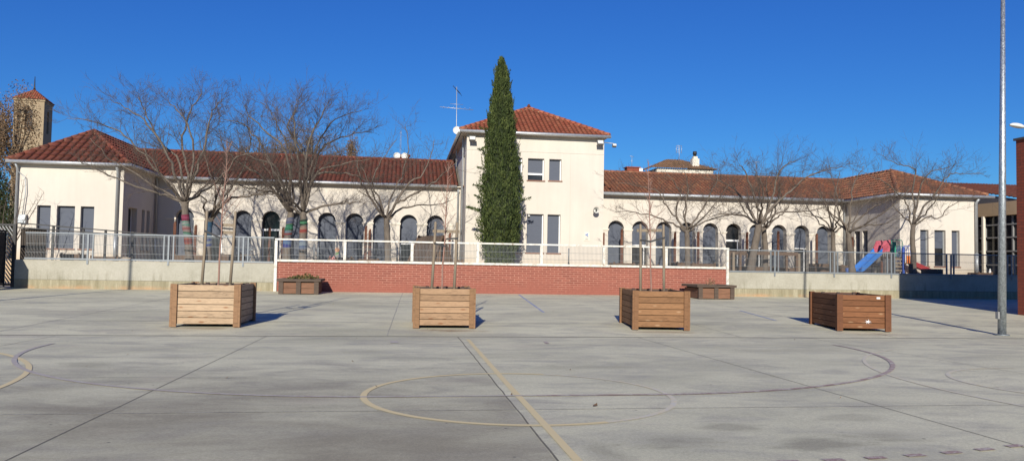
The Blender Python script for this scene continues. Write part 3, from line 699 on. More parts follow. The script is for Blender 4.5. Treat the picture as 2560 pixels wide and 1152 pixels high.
# wall plaque
pq=thing('wall_plaque','small cream plaque with blue emblem on the centre block wall','plaque',(9.9,YC-.03,2.8))
p=at(1467,591,YC)
b=MB(); b.box(p.x-.14,p.x+.14,YC-.03,YC-.004,p.z-.24,p.z+.24); b.build('plate',mat('plaque_enamel',(.60,.56,.48),.05,4),pq)
b=MB()
for dx_,dz_,w_,h_ in ((-.06,.10,.07,.06),(.03,.13,.08,.05),(0,.06,.10,.05),(.05,.02,.05,.05)): b.box(p.x+dx_-w_/2,p.x+dx_+w_/2,YC-.036,YC-.0305,p.z+dz_-h_/2,p.z+dz_+h_/2)
b.build('emblem',mat('plaque_blue',(.06,.16,.42),.1,4),pq)
b=MB()
for z_ in (-.04,-.13,-.17): b.box(p.x-.09,p.x+.09,YC-.036,YC-.0305,p.z+z_-.01,p.z+z_+.01)
b.build('lettering',mat('plaque_grey',(.2,.2,.22),.1,4),pq)
# horn speaker
def cone(b,a,c,r1,r2,n=16): b.tube([a,c],[r1,r2],n)
p=at(1491,525,YC-.5); hs_=thing('horn_loudspeaker','round grey horn loudspeaker high on the centre block corner','loudspeaker',p)
b=MB(); b.tube([(p.x,p.y,p.z),(p.x,p.y+.1,p.z),(p.x,p.y+.28,p.z)],[.17,.12,.05],18,False); b.tube([(p.x,p.y+.27,p.z),(p.x,p.y+.42,p.z)],.075,12); b.build('horn',M['horn'],hs_)
b=MB(); b.tube([(p.x,p.y+.02,p.z),(p.x,p.y+.16,p.z)],[.06,.02],10); b.build('horn_throat',M['dark'],hs_)
b=MB(); b.beam((p.x,p.y+.3,p.z-.08),(p.x,YC-.002,p.z-.08),.03,.03); b.build('bracket',M['pipe'],hs_)
# floodlights
def flood(px,py,y,label,arm=None,sc_=1.0):
    p=at(px,py,y); t=thing('floodlight',label,'floodlight',p)
    Mx=Matrix.Translation(p)@Matrix.Rotation(math.radians(-25),4,'X')
    b=MB(); b.box(-.17*sc_,.17*sc_,-.07,.1,-.12*sc_,.12*sc_,Mx); b.build('housing',M['greypaint'],t)
    b=MB(); b.box(-.14*sc_,.14*sc_,-.085,-.071,-.09*sc_,.09*sc_,Mx); b.build('glass_front',M['horn'],t)
    b=MB()
    if arm: b.tube([arm,(p.x,p.y,p.z+.1)],.022,6)
    else: b.beam((p.x,p.y+.05,p.z+.1),(p.x,YC-.002,p.z+.16),.03,.03)
    b.build('bracket',M['pipe'],t)
flood(1181,347,YC-.45,'square floodlight on the left top corner of the centre block')
flood(1501,357,YC-.45,'square floodlight on the right top corner of the centre block')
flood(1536,364,YC-.4,'small floodlight on a long arm sticking out from the centre block',arm=at(1508,356,YC-.02),sc_=.6)
flood(1322,541,YC-.3,'tiny sensor lamp between the ground floor windows',sc_=.35)
flood(297,438,YF-.2,'small lamp under the left wing gutter',sc_=.4) if False else None
# ------------------------------------------------------------------ antennas and things beyond the roofs
t=thing('roof_antenna','tall roof antenna mast with white satellite dish left of the centre block','antenna',(3.0,46,7))
b=MB(); b.tube([(3.05,46,7.2),(2.98,46,12.2)],.025,6); b.tube([(3.05,46,7.2),(3.05,46,9.0)],.045,6); b.build('mast',M['pipe'],t)
b=MB(); b.tube([(1.97,46,10.9),(4.03,46,10.8)],.018,5)
for x in (2.2,2.5,2.8,3.2,3.5,3.8): b.tube([(x,45.75,10.87),(x,46.25,10.87)],.01,4)
b.tube([(2.6,46,11.12),(3.4,46,11.1)],.012,4); b.build('aerial',M['zinc'],t)
b=MB()
for k in range(5): b.tube([(2.8+k*.09,45.9,12.2-k*.09),(2.95+k*.09,46.1,12.02-k*.09)],.012,4)
b.tube([(2.75,46,12.25),(3.2,46,11.8)],.02,4); b.build('yagi_head',M['blackmetal'],t)
def dish(b,c,r,nrm=(0,-1,.25)):
    z=Vector(nrm).normalized(); x=Vector((1,0,0)); x=(x-z*x.dot(z)).normalized(); y=z.cross(x); c=Vector(c); rings=[]
    for k in range(5):
        rr_=r*k/4; rings.append([c+z*(.35*rr_*rr_/r)+(x*math.cos(a*PI/8)+y*math.sin(a*PI/8))*rr_ for a in range(16)])
    for k in range(4):
        for a in range(16): b.face([rings[k][a],rings[k][(a+1)%16],rings[k+1][(a+1)%16],rings[k+1][a]],smooth=True)
b=MB(); dish(b,(3.04,45.8,9.42),.26); b.tube([(3.04,45.82,9.42),(3.05,46,9.3)],.03,6); b.build('satellite_dish',M['horn'],t)
t=thing('brick_chimney','red brick chimney with two white satellite dishes beyond the left roof','chimney',(-.33,60,9))
b=MB(); b.box(-.85,.2,59.8,60.6,-.9,9.72); b.box(-.95,.3,59.7,60.7,9.721,9.8); b.build('stack',M['brickdark'],t)
for x in (-.75,-.15):
    b=MB(); dish(b,(x,59.5,9.62),.27); b.tube([(x,59.5,9.62),(x,59.72,9.5)],.02,5); b.build('satellite_dish',M['horn'],t)
t=thing('lattice_mast','thin lattice aerial mast rising beyond the left roof','antenna',(-.48,60.9,9))
b=MB(); 
for dx_ in (-.07,.07): b.tube([(-.5+dx_,60.9,-.9),(-.5+dx_*.5,60.9,11.9)],.012,4)
for k in range(9): b.tube([(-.57,60.9,9.4+k*.28),(-.43,60.9,9.54+k*.28)],.008,3); 
b.build('lattice',M['zinc'],t)
H=thing('distant_house','cream house with tan tiled hip roof beyond the right arcade','house',(28.5,76,0))
b=MB(); b.box(25.95,32.15,75,81,-.9,11.52); b.build('wall',M['houseplaster'],H)
b=MB(); zr=12.75; Lf=math.hypot(3.3,zr-11.4); roof(b,(25.3,74.7,11.5),(1,0,0),(0,3.3,zr-11.4),[(0,0),(7.2,0),(4.3,Lf),(2.9,Lf)],.25,.4)
Ls=math.hypot(2.9,zr-11.4); roof(b,(25.3,81.3,11.5),(0,-1,0),(2.9,0,zr-11.4),[(0,0),(6.6,0),(3.3,Ls)],.25,.4); roof(b,(32.5,74.7,11.5),(0,1,0),(-2.9,0,zr-11.4),[(0,0),(6.6,0),(3.3,Ls)],.25,.4)
roof(b,(28.0,76.6,12.3),(1,0,0),(0,1.2,.35),[(0,0),(2.6,0),(1.7,1.25),(.9,1.25)],.25,.4); b.build('roof',M['tileH'],H)
b=MB(); b.box(30.1,30.85,75.6,76.3,11.5,12.75); b.box(30.25,30.7,75.7,76.2,12.751,13.0); b.build('chimney',M['houseplaster'],H)
b=MB(); b.tube([(30.48,75.95,13.0),(30.48,75.95,13.2),(30.48,75.95,13.21),(30.48,75.95,13.55)],[.16,.16,.22,.2],10); b.build('flue',M['blackmetal'],H)
b=MB(); b.tube([(28.95,76.5,12.4),(28.95,76.5,14.2)],.02,4)
for z_ in (13.5,13.75,14.0,14.2):
    b.tube([(28.62,76.5,z_),(29.22,76.5,z_)],.02,4)
for x in (28.62,28.92,29.22): b.tube([(x,76.5,13.35),(x,76.5,14.2)],.018,4)
b.build('grid_antenna',M['zinc'],H)
t=thing('brick_chimney','low brick chimney block beyond the right arcade ridge','chimney',(23.3,75,0))
b=MB(); b.box(22.75,24.1,75,76,-.9,11.45); b.box(22.65,24.2,74.9,76.1,11.451,11.55); b.build('stack',M['brickdark'],t)
b=MB(); b.box(24.0,24.35,74.8,74.88,11.0,11.4); b.build('vent_cover',M['white'],t)
b=MB(); b.tube([(23.4,75.5,11.5),(23.4,75.5,12.8)],.018,4); b.tube([(23.15,75.5,12.75),(23.6,75.5,12.65)],.02,4); b.tube([(23.2,75.5,12.2),(23.6,75.5,12.2)],.015,4); b.build('aerial',M['zinc'],t)
t=thing('distant_parapet_building','low flat roofed building with pale parapet beyond the right arcade','building',(36,78,0))
b=MB(); b.box(32.6,38.0,77,83,-.9,11.1); b.build('wall',M['houseplaster'],t)
b=MB(); b.box(32.5,38.1,76.9,83.1,11.101,11.25); b.build('parapet',M['zinc'],t)
p=at(1890,405,78); t=thing('distant_aerial','thin aerial pole with cross arm beyond the right arcade ridge','antenna',(p.x,78,0))
b=MB(); b.tube([(p.x,78,-.9),(p.x,78,p.z)],.03,5); b.build('pole',M['pipe'],t)
b=MB(); b.tube([(p.x-.15,78,p.z-.05),(p.x+.3,78,p.z+.03)],.03,5); b.build('cross_arm',M['pipe'],t)
# church tower
CT=thing('church_tower','tall square stone bell tower with red pyramid roof beyond the trees','tower',(-70.5,153,0))
cc=Vector((-70.6,153.2,0)); rz=math.radians(8.0)
# the tower is turned so that its right flank shows in shade
rz=math.radians(8); hw=2.5
Mt=rotz(rz,(cc.x,cc.y,0))
b=MB(); wo=[(0,1.25,24.3,28.6,1,.5),(0,.8,16,19,1,.5)]
Mf_=Mt@Matrix.Translation((0,-hw,0)); wallmesh(b,Mf_,-hw,hw,-.9,30.3,wo,.5)
Mrr=Mt@Matrix.Translation((hw,0,0))@Matrix.Rotation(PI/2,4,'Z'); wallmesh(b,Mrr,-hw,hw,-.9,30.3,wo[:1],.5)
b.face([Mt@Vector(q) for q in ((-hw,-hw,-.9),(-hw,hw,-.9),(-hw,hw,30.3),(-hw,-hw,30.3))]); b.face([Mt@Vector(q) for q in ((-hw,hw,-.9),(hw,hw,-.9),(hw,hw,30.3),(-hw,hw,30.3))])
b.build('wall',M['tower'],CT)
b=MB()
for Mq in (Mf_,Mrr): b.box(-.8,.8,.5,.55,24.0,28.8,Mq)
b.box(-.6,.6,.5,.55,15.8,19.2,Mf_); b.build('belfry_opening',M['dark'],CT)
b=MB(); b.box(-hw-.15,hw+.15,-hw-.15,hw+.15,30.05,30.4,Mt); b.build('cornice',M['tower'],CT)
b=MB(); e=hw+.3; Lp=math.hypot(e,2.3)
for k in range(4):
    Mk=Mt@Matrix.Rotation(k*PI/2,4,'Z'); O_=Mk@Vector((-e,-e,30.4)); ud=(Mk.to_3x3()@Vector((1,0,0))); vd=(Mk.to_3x3()@Vector((0,e,2.3)))
    roof(b,O_,ud,vd,[(0,0),(2*e,0),(e,Lp)],.4,.6,.06,.04,4)
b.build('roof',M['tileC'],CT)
b=MB(); b.tube([(cc.x,cc.y,32.6),(cc.x,cc.y,33.2),(cc.x,cc.y,35.2)],[.25,.12,.05],6); b.build('finial',M['blackmetal'],CT)
# building right of the right wing
RB=thing('glazed_annexe','low annexe with tan fascia and dark glazed front beside the right wing','building',(36,42,T))
Xr=34.2
b=MB(); b.box(Xr,Xr+8,30,44.5,4.62,5.4); b.build('fascia',mat('tan_fascia',(.42,.30,.18),.08,3),RB)
b=MB(); b.box(Xr+.3,Xr+7.8,30,44.4,T,4.6); b.box(32.7,Xr+.3,44.0,44.4,T,4.6); b.build('glazing',GLASS,RB)
b=MB()
for y in [30.1+1.02*k for k in range(13)]: b.box(Xr+.22,Xr+.295,y-.05,y+.05,T+.1,4.6)
for z_ in (1.75,2.55,3.35,4.1): b.box(Xr+.2,Xr+.296,30,43.9,z_-.04,z_+.04)
b.build('window_bars',M['greypaint'],RB)
b=MB(); b.box(Xr-.06,Xr+.08,40.1,40.24,T,4.618); b.build('post',M['trim'],RB)
b=MB(); yb,ze_,zr_=41.0,5.9,8.05; L_=math.hypot(11,zr_-ze_)
roof(b,(37.2,yb,ze_),(1,0,0),(0,11,zr_-ze_),[(0,0),(26,0),(26,L_),(0,L_)],.245,.36,.04); b.build('roof',M['tileL'],RB)
b=MB(); b.face([(37.3,yb,ze_-.35),(37.3,52,ze_-.35),(37.3,52,zr_-.08),(37.3,yb,ze_-.08)]); b.box(32.65,37.3,44.45,44.6,5.41,6.5); b.build('gable_wall',mat('slate_gable',(.07,.07,.08),.2,3),RB)
# brick building at the right edge with wall lamp
BB=thing('brick_building','dark red brick building corner at the right edge of the court','building',(24,25,0))
b=MB(); b.box(21.5,30,10,23.7,-.4,6.05); b.build('wall',M['brickdark'],BB)
b=MB(); b.box(21.44,30.1,9.9,23.76,6.051,6.13); b.build('coping',mat('dark_coping',(.06,.05,.05),.2,4),BB)
LP=thing('wall_lamp','pale oval lamp head reaching in from the right frame edge','lamp',(21.4,22.6,6.4))
pl=at(2543,316,23.25)
b=MB(); Ml=Matrix.Translation(pl)@Matrix.Rotation(math.radians(8),4,'Y')
rings=[]
for k in range(9):
    a=-1+2*k/8; rr_=math.sqrt(max(.02,1-a*a)); rings.append([Ml@Vector((a*.30,.13*rr_*math.cos(j*PI/6),(.11 if math.sin(j*PI/6)>0 else .06)*rr_*math.sin(j*PI/6))) for j in range(12)])
for k in range(8):
    for j in range(12): b.face([rings[k][j],rings[k][(j+1)%12],rings[k+1][(j+1)%12],rings[k+1][j]],smooth=True)
b.build('lamp_head',M['horn'],LP)
b=MB(); b.tube([pl+Vector((.28,0,-.04)),pl+Vector((.5,0,-.1)),(22.1,23.5,pl.z-.15),(22.1,23.5,6.13)],.03,6); b.build('arm',M['pipe'],LP)
# tall poles
def pole(x,y,label,hatch=True):
    t=thing('lamp_post',label,'pole',(x,y,g(y)))
    b=MB(); b.tube([(x,y,g(y)),(x+.06,y,4),(x+.14,y,9.5)],[.098,.078,.045],20); b.build('pole',M['pole'],t)
    b=MB(); b.tube([(x,y,g(y)),(x,y,g(y)+.03)],.17,16); b.build('base_plate',M['galv'],t)
    if hatch:
        b=MB(); b.box(x-.15,x-.098,y-.05,y+.04,g(y)+.42,g(y)+.6); b.build('junction_box',M['greypaint'],t)
    b=MB(); b.tube([(x+.14,y,9.48),(x-.4,y-.5,9.7),(x-.9,y-.9,9.72)],.04,6); b.build('arm',M['pole'],t)
    b=MB(); b.box(x-1.45,x-.85,y-1.2,y-.85,9.66,9.78); b.build('lamp_head',M['horn'],t)
pole(15.1,17.15,'tall tapering galvanised lamp post beside the rightmost planter')
pole(-14.85,17.15,'tall galvanised lamp post standing left of the picture, casting its shadow on the wall')
# ------------------------------------------------------------------ planters
def planter(label,cx,cy,W,D,H,ang,wd,pm,group='wooden tree planters in a row on the court'):
    z=g(cy); t=thing('wooden_planter',label,'planter',(cx,cy,z),group); Mx=rotz(ang,(cx,cy,z)); nb=6; z0=.06; hb=(H-z0-.01)/nb
    def side(Ms,L,nm='side_panel'):
        b=MB()
        for k in range(nb):
            b.box(-L/2,L/2,0,.04,z0+k*hb+.007,z0+(k+1)*hb-.007,Ms)
        b.build(nm,wd,t)
    ins=.05
    for k,(L,off) in enumerate(((W,D/2),(D,W/2),(W,D/2),(D,W/2))):
        Ms=Mx@Matrix.Rotation(k*PI/2,4,'Z')@Matrix.Translation((0,-off+ins,0)); side(Ms,L-2*ins-.16)
    for sx in (-1,1):
        for sy in (-1,1):
            b=MB(); x,y=sx*W/2,sy*D/2
            b.box(min(x,x-sx*.045),max(x,x-sx*.045),min(y,y-sy*.12),max(y,y-sy*.12),0,H,Mx)
            b.box(min(x-sx*.047,x-sx*.15),max(x-sx*.047,x-sx*.15),min(y,y-sy*.045),max(y,y-sy*.045),0,H,Mx)
            b.build('corner_post',pm,t)
    b=MB()
    a=.11
    for x0,x1,y0_,y1 in ((-W/2+a,W/2-a,D/2-a-.01,D/2-a),(-W/2+a,W/2-a,-D/2+a,-D/2+a+.01),(-W/2+a,-W/2+a+.01,-D/2+a,D/2-a),(W/2-a-.01,W/2-a,-D/2+a,D/2-a)): b.box(x0,x1,y0_,y1,.1,H-.03,Mx)
    b.build('liner',M['liner'],t)
    b=MB(); b.box(-W/2+a+.011,W/2-a-.011,-D/2+a+.011,D/2-a-.011,.1,H-.2,Mx); b.build('soil',M['soil'],t)
    for k in (-.25,0.06,.37):
        for s_ in (1,-1):
            y=s_*(D/2-a-.03); b=MB(); b.box(k*W-.04,k*W+.04,y-.018,y+.018,.5,H-.005,Mx); b.build('batten',M['liner'],t)
    b=MB(); b.box(-W*.3,W*.3,-.05,.05,0.0,.06,Mx); b.build('bearer',M['liner'],t)
    return t
SP=[(-4.5,19.0,1.56,1.72,.98,-.02),(.99,18.98,1.50,1.75,.96,.0),(6.47,18.9,1.44,1.98,.97,-.12),(11.93,18.82,1.38,1.98,.94,-.17)]
def corner_fit(): pass
PLAB=['pale pine planter nearest the left with one thin sapling','honey coloured planter in front of the middle of the brick wall','tan weathered planter angled beside the small dark planter','empty brown planter, rightmost of the four and without a tree']
for (x,y,W,D,H_,a),lb,wd,pm in zip(SP,PLAB,WOODS,PW): pt=planter(lb,x,y,W,D,H_,a,wd,pm)
# sticker and paint splash on the empty planter
x,y,W,D,H_,a=SP[3]; Mx=rotz(a,(x,y,g(y)))
b=MB(); b.box(.33,.42,-D/2+.03,-D/2+.053,.83,.88,Mx); b.build('label_sticker',M['horn'],pt)
rnd=random.Random(3); b=MB(); b.prism([(.12+(.10 if k%2 else .035)*rnd.uniform(.6,1.1)*math.cos(2*PI*k/14),.24+(.07 if k%2 else .02)*rnd.uniform(.5,1.1)*math.sin(2*PI*k/14)) for k in range(14)],Mx@Matrix.Translation((0,-D/2+.044,0)),.005)
b.build('paint_splash',M['white'],pt)
def limb(b,p,d,L,r0,r1,n=6,wob=.12,upw=.1,rnd=random,sides=5):
    pts=[p.copy()];d=d.normalized()
    for k in range(n):
        d=(d+Vector((rnd.uniform(-wob,wob),rnd.uniform(-wob,wob),rnd.uniform(-wob,wob)+upw))).normalized(); pts.append(pts[-1]+d*(L/n))
    b.tube(pts,[r0+(r1-r0)*k/n for k in range(n+1)],sides,False); return pts
def sapling(label,base,top,seed,lean=(0,0)):
    rnd=random.Random(seed); base=Vector(base); top=Vector(top); t=thing('sapling',label,'young tree',base,'saplings tied between stakes in the planters')
    n=10; pts=[base+(top-base)*(k/n)+Vector((rnd.uniform(-.015,.015),rnd.uniform(-.015,.015),0)) for k in range(n+1)]
    b=MB(); b.tube(pts,[.026-(.021*k/n) for k in range(n+1)],7); b.build('trunk',M['twigred'],t)
    b=MB()
    for k in range(26):
        s=.42+.56*k/26; i=int(s*n); q=pts[i]+(pts[min(i+1,n)]-pts[i])*(s*n-i); a=rnd.uniform(0,2*PI)
        L=rnd.uniform(.35,.95)*(1.25-s); tw=limb(b,q,Vector((math.cos(a),math.sin(a),rnd.uniform(.7,1.4))),L,.009,.003,4,.15,.1,rnd,4)
        for m_ in tw[1:4]:
            a+=2; limb(b,m_,Vector((math.cos(a),math.sin(a),1.1)),L*.35,.004,.002,2,.2,.1,rnd,3)
    b.build('branches',M['twigred'],t); return t
def stakes(label,rows,seed,cross,straps):
    """rows: list of (base, top)"""
    t=thing('tree_stakes',label,'tree stakes',rows[0][0],'stake supports around the saplings'); 
    for a,c in rows:
        b=MB(); a=Vector(a);c=Vector(c); b.tube([a,a+(c-a)*.5+Vector((.006,0,0)),c,c+(c-a).normalized()*.03],[.036,.035,.032,.02],9); b.build('stake',M['stake'],t)
    for a,c in cross:
        b=MB(); b.beam(a,c,.03,.075); b.build('crossbar',M['stake'],t)
    for a,c in straps:
        b=MB(); b.beam(a,c,.012,.045); b.build('strap',M['strap'],t)
    return t
Y0=19.0; zb=.5
sapling('thin bare sapling in the pale left planter',(-4.46,Y0,zb),(-4.34,Y0,4.3),11)
stakes('two tall stakes with a crossbar in the pale left planter',[((-4.84,Y0+.02,zb),(-4.76,Y0,2.5)),((-4.18,Y0,zb),(-4.11,Y0+.05,2.52))],1,
  [((-4.42,Y0+.06,2.2),(-4.1,Y0+.07,2.2)),((-4.42,Y0+.07,2.02),(-4.1,Y0+.08,2.02))],[((-4.8,Y0-.05,2.05),(-4.38,Y0,1.86)),((-4.4,Y0+.03,2.12),(-4.08,Y0+.02,2.1))])
sapling('thin reddish sapling in the middle planter',(.95,Y0,zb),(1.08,Y0,3.95),12)
stakes('two pale stakes with crossbar in the middle planter',[((.70,Y0,zb),(.765,Y0,2.38)),((1.265,Y0,zb),(1.31,Y0,2.38))],2,
  [((.70,Y0+.06,2.17),(1.38,Y0+.06,2.17))],[((.74,Y0-.05,1.86),(1.04,Y0,1.79)),((1.03,Y0-.02,1.97),(1.34,Y0-.05,2.0))])
sapling('tall thin sapling in the tan third planter',(6.46,Y0,zb),(6.34,Y0,4.15),13)
stakes('two weathered stakes with crossbar in the third planter',[((6.16,Y0,zb),(6.14,Y0,2.45)),((6.80,Y0,zb),(6.77,Y0,2.46))],3,
  [((6.06,Y0+.06,2.31),(6.74,Y0+.06,2.33))],[((6.12,Y0-.05,2.06),(6.42,Y0-.02,2.02)),((6.4,Y0-.02,2.02),(6.8,Y0-.05,2.14))])
# small dark planters by the wall
def low_planter(label,x0,x1,y0_,y1,seed):
    z=g((y0_+y1)/2); t=thing('low_timber_planter',label,'planter',((x0+x1)/2,y0_,z),'low dark timber planters by the brick wall'); h=.60
    b=MB()
    for xa,xb in ((x0+.08,(x0+x1)/2-.1),((x0+x1)/2+.1,x1-.08)):
        for k in range(2): b.box(xa,xb,y0_+.02,y0_+.07,z+.02+k*.22,z+.23+k*.22)
    for k in range(2):
        b.box(x0+.06,x0+.11,y0_+.09,y1-.05,z+.02+k*.22,z+.23+k*.22); b.box(x1-.11,x1-.06,y0_+.09,y1-.05,z+.02+k*.22,z+.23+k*.22); b.box(x0+.12,x1-.12,y1-.08,y1-.03,z+.02+k*.22,z+.23+k*.22)
    b.build('board',mat('reddish_old_boards',(.17,.085,.05),.3,5,.9,0,.3,(.6,4,4),.35),t)
    for x in (x0+.02,(x0+x1)/2-.1,x1-.2):
        b=MB(); b.box(x,x+.18,y0_-.03,y0_+.018,z,z+h-.1); b.build('post',M['darkwood'],t)
    b=MB()
    for xa,xb,ya,yb_ in ((x0-.06,x1+.06,y0_-.07,y0_+.12),(x0-.06,x1+.06,y1-.12,y1+.04),(x0-.06,x0+.13,y0_+.122,y1-.122),(x1-.13,x1+.06,y0_+.122,y1-.122)): b.box(xa,xb,ya,yb_,z+h-.1,z+h)
    b.build('rim',M['darkwood'],t)
    b=MB(); b.box(x0+.13,x1-.13,y0_+.12,y1-.12,z+.1,z+h-.06); b.build('soil',M['soil'],t)
    return t,z+h-.06
t,zz=low_planter('low dark timber planter with a leafy clump at the left brick wall end',-4.95,-3.35,30.9,32.5,1)
def tuft(label,c,rx,ry,hh_,n,m,seed,ls=.05,parent_label='plant'):
    rnd=random.Random(seed); t=thing('small_plant',label,parent_label,c); b=MB(); s=MB()
    for k in range(n):
        a=rnd.uniform(0,2*PI); r=math.sqrt(rnd.random()); p=Vector(c)+Vector((rx*r*math.cos(a),ry*r*math.sin(a),0)); h=hh_*rnd.uniform(.4,1)*(1.1-r*.6)
        q=p+Vector((rnd.uniform(-.1,.1),rnd.uniform(-.1,.1),h)); s.tube([p,q],[.006,.003],3,False)
        for j in range(7):
            u=p+(q-p)*rnd.uniform(.35,1); d=Vector((rnd.uniform(-1,1),rnd.uniform(-1,1),rnd.uniform(-.3,1))).normalized(); e=d.orthogonal().normalized()*ls*.35; L=d*ls*rnd.uniform(.7,1.5)
            b.face([u,u+L*.5+e,u+L,u+L*.5-e])
    s.build('stem',M['twigred'],t); b.build('foliage',m,t)
tuft('low green and rusty clump in the left low planter',(-4.1,31.6,zz),.6,.5,.26,60,M['smallplant'],4,.09)
t,zz=low_planter('low dark timber planter with a dead twig at the right brick wall end',12.45,14.1,30.55,32.3,2)
tuft('dead brown flower stem in the right low planter',(13.35,31.3,zz),.2,.2,.5,10,M['brownleaf'],6,.07)
# ------------------------------------------------------------------ trees
def bez(pts,n):
    """smooth polyline through pts (Catmull-Rom)"""
    P=[pts[0]*2-pts[1]]+pts+[pts[-1]*2-pts[-2]]; out=[]
    for i in range(1,len(P)-2):
        for k in range(n):
            t=k/n; a,b_,c,d=P[i-1],P[i],P[i+1],P[i+2]
            out.append(.5*((2*b_)+(c-a)*t+(2*a-5*b_+4*c-d)*t*t+(3*b_-a-3*c+d)*t*t*t))
    out.append(P[-2]); return out
def bare_tree(name,label,Yb,trunk,tr,limbs,seed,extra=3,dens=1.0,zmax=None,group='bare trees on the terrace'):
    rnd=random.Random(seed)
    tp=[at(px,py,Yb) for px,py in trunk]; tp[0].z=T-.05
    yt=310 if trunk[0][0]<1000 else 440
    limbs=[[(px,py if py>yt else py+(yt-py)*.42) for px,py in l] for l in limbs]
    t=thing(name,label,'tree',tp[0],group)
    b=MB(); tpp=bez(tp,5); n=len(tpp); rs=[tr*(1.15 if k<2 else 1)*(1-.22*k/n)*(1+.06*math.sin(k*2.1+seed)) for k in range(n)]; rs[-1]*=1.15
    b.tube(tpp,rs,12)
    tw=MB(); fork=tp[-1]; L0=[]
    for i,l in enumerate(limbs):
        dy=rnd.uniform(-2.3,2.3) if i%2 else rnd.uniform(-1.2,1.2)
        m=len(l); P=[fork.copy()-Vector((0,0,.12))]+[at(px,py,Yb+dy*(k+1)/m) for k,(px,py) in enumerate(l)]
        L0.append((P,tr*rnd.uniform(.27,.38)))
    for k in range(extra):   # limbs that leave towards and away from the viewer
        s=1 if k%2 else -1; a=rnd.uniform(-.6,.6); L=rnd.uniform(1.8,2.8)
        L0.append(([fork.copy(),fork+Vector((L*.3*math.sin(a),s*L*.4,.5)),fork+Vector((L*.6*math.sin(a),s*L*.75,1.2)),fork+Vector((L*math.sin(a),s*L,2.1))],tr*.3))
    def twig(p,d,L,r,lv):
        if lv>=3: 
            limb(tw,p,d,L,r,.002,2,.1,.04,rnd,3); return
        nn=4 if lv==1 else 3
        pts=limb(tw,p,d,L,r,max(.0028,r*.35),nn+1,.09,.05,rnd,4 if lv==1 else 3)
        m=int(round((6 if lv==1 else 4)*dens))
        for k in range(m):
            s=rnd.uniform(.15,1); i=min(int(s*(len(pts)-1)),len(pts)-2); q=pts[i]+(pts[i+1]-pts[i])*(s*(len(pts)-1)-i); d0=(pts[i+1]-pts[i]).normalized()
            rd=Vector((rnd.gauss(0,1),rnd.gauss(0,1),rnd.gauss(0,.7)+.15)).normalized()
            twig(q,d0*.9+rd*.85,L*rnd.uniform(.38,.62),max(.0033,r*.5),lv+1)
    for P,r in L0:
        pts=bez(P,4); N=len(pts)
        for k in range(1,N-1): pts[k]+=Vector((rnd.uniform(-.055,.055),rnd.uniform(-.07,.07),rnd.uniform(-.05,.05)))
        rr_=[r*(1-k/N)**.9+.007 for k in range(N)]; b.tube(pts,rr_,7,True)
        Ltot=sum((pts[k+1]-pts[k]).length for k in range(N-1)); m=int(Ltot*3.4*dens)+3
        for k in range(m):
            s=.30+.70*((k+rnd.random())/m)**.85; i=min(int(s*(N-1)),N-2); q=pts[i]+(pts[i+1]-pts[i])*(s*(N-1)-i); d0=(pts[i+1]-pts[i]).normalized()
            rd=Vector((rnd.gauss(0,1),rnd.gauss(0,1),rnd.gauss(0,.8)+.35)).normalized()
            twig(q,d0*.75+rd*.9,rnd.uniform(.6,1.7)*(1.1-.35*s),max(.0065,rr_[i]*.28),1)
    b.build('trunk',M['bark'],t); tw.build('branches',M['twig'],t); return t,tpp,rs
def wraps(t,tpp,rs,spec,seed):
    """knitted patches round the trunk: (from pixel row fraction, to, colour)"""
    rnd=random.Random(seed); z0=tpp[0].z; z1=tpp[-1].z
    def cen(z):
        for a,c,ra in zip(tpp[:-1],tpp[1:],rs):
            if a.z<=z<=c.z: f=(z-a.z)/(c.z-a.z+1e-9); return a+(c-a)*f,ra
        return tpp[-1],rs[-1]
    for za,zb_,c1,c2 in spec:
        for j,(a,c,col,off) in enumerate(((za,zb_,c1,.012),(za+(zb_-za)*.3,zb_-(zb_-za)*.3,c2,.019))):
            b=MB(); b.v=[];N=14;seg=3;ph=rnd.uniform(0,6); rows=[]
            for k in range(seg+1):
                row=[]
                for i in range(N):
                    an=2*PI*i/N; z=a+(c-a)*k/seg+.03*math.sin(an+ph); ce,r=cen(z); row.append((ce.x+(r+off)*math.cos(an),ce.y+(r+off)*math.sin(an),z))
                rows.append(row)
            rng_=range(N) if j==0 else range(8,13)
            for k in range(seg):
                for i in rng_: b.face([rows[k][i],rows[k][(i+1)%N],rows[k+1][(i+1)%N],rows[k+1][i]],smooth=True)
            b.build('knitted_wrap',mat('wool_%.2f_%.2f_%.2f'%col,mul(col,.30),.35,30,.95,0,.5),t)
t,p_,r_=bare_tree('bare_tree','bare tree with pink, mint and orange knitted wraps nearest the left wing',35.6,[(474,652),(471,600),(465,560),(462,505)],.19,
 [[(425,492),(380,480),(330,462),(250,428),(195,400)],[(430,462),(395,430),(350,375),(300,330),(235,300),(168,285)],[(440,440),(415,380),(370,310),(325,250),(275,205)],
  [(470,440),(455,360),(470,280),(495,205),(505,165)],[(480,430),(477,330),(440,250),(420,210)],[(520,470),(560,435),(595,395),(640,380)],[(395,470),(350,440),(280,400),(225,345)],[(450,410),(400,350),(360,250),(345,190)],[(500,400),(520,320),(530,250),(560,200)]],21,3,1.0)
wraps(t,p_,r_,[(3.05,3.32,(.40,.05,.12),(.55,.1,.2)),(2.80,3.03,(.25,.5,.4),(.5,.55,.5)),(2.52,2.78,(.55,.42,.4),(.5,.2,.2)),(2.30,2.50,(.12,.32,.22),(.4,.55,.5)),(2.0,2.28,(.55,.10,.05),(.35,.03,.02)),(1.66,1.71,(.015,.015,.015),(.015,.015,.015))],1)
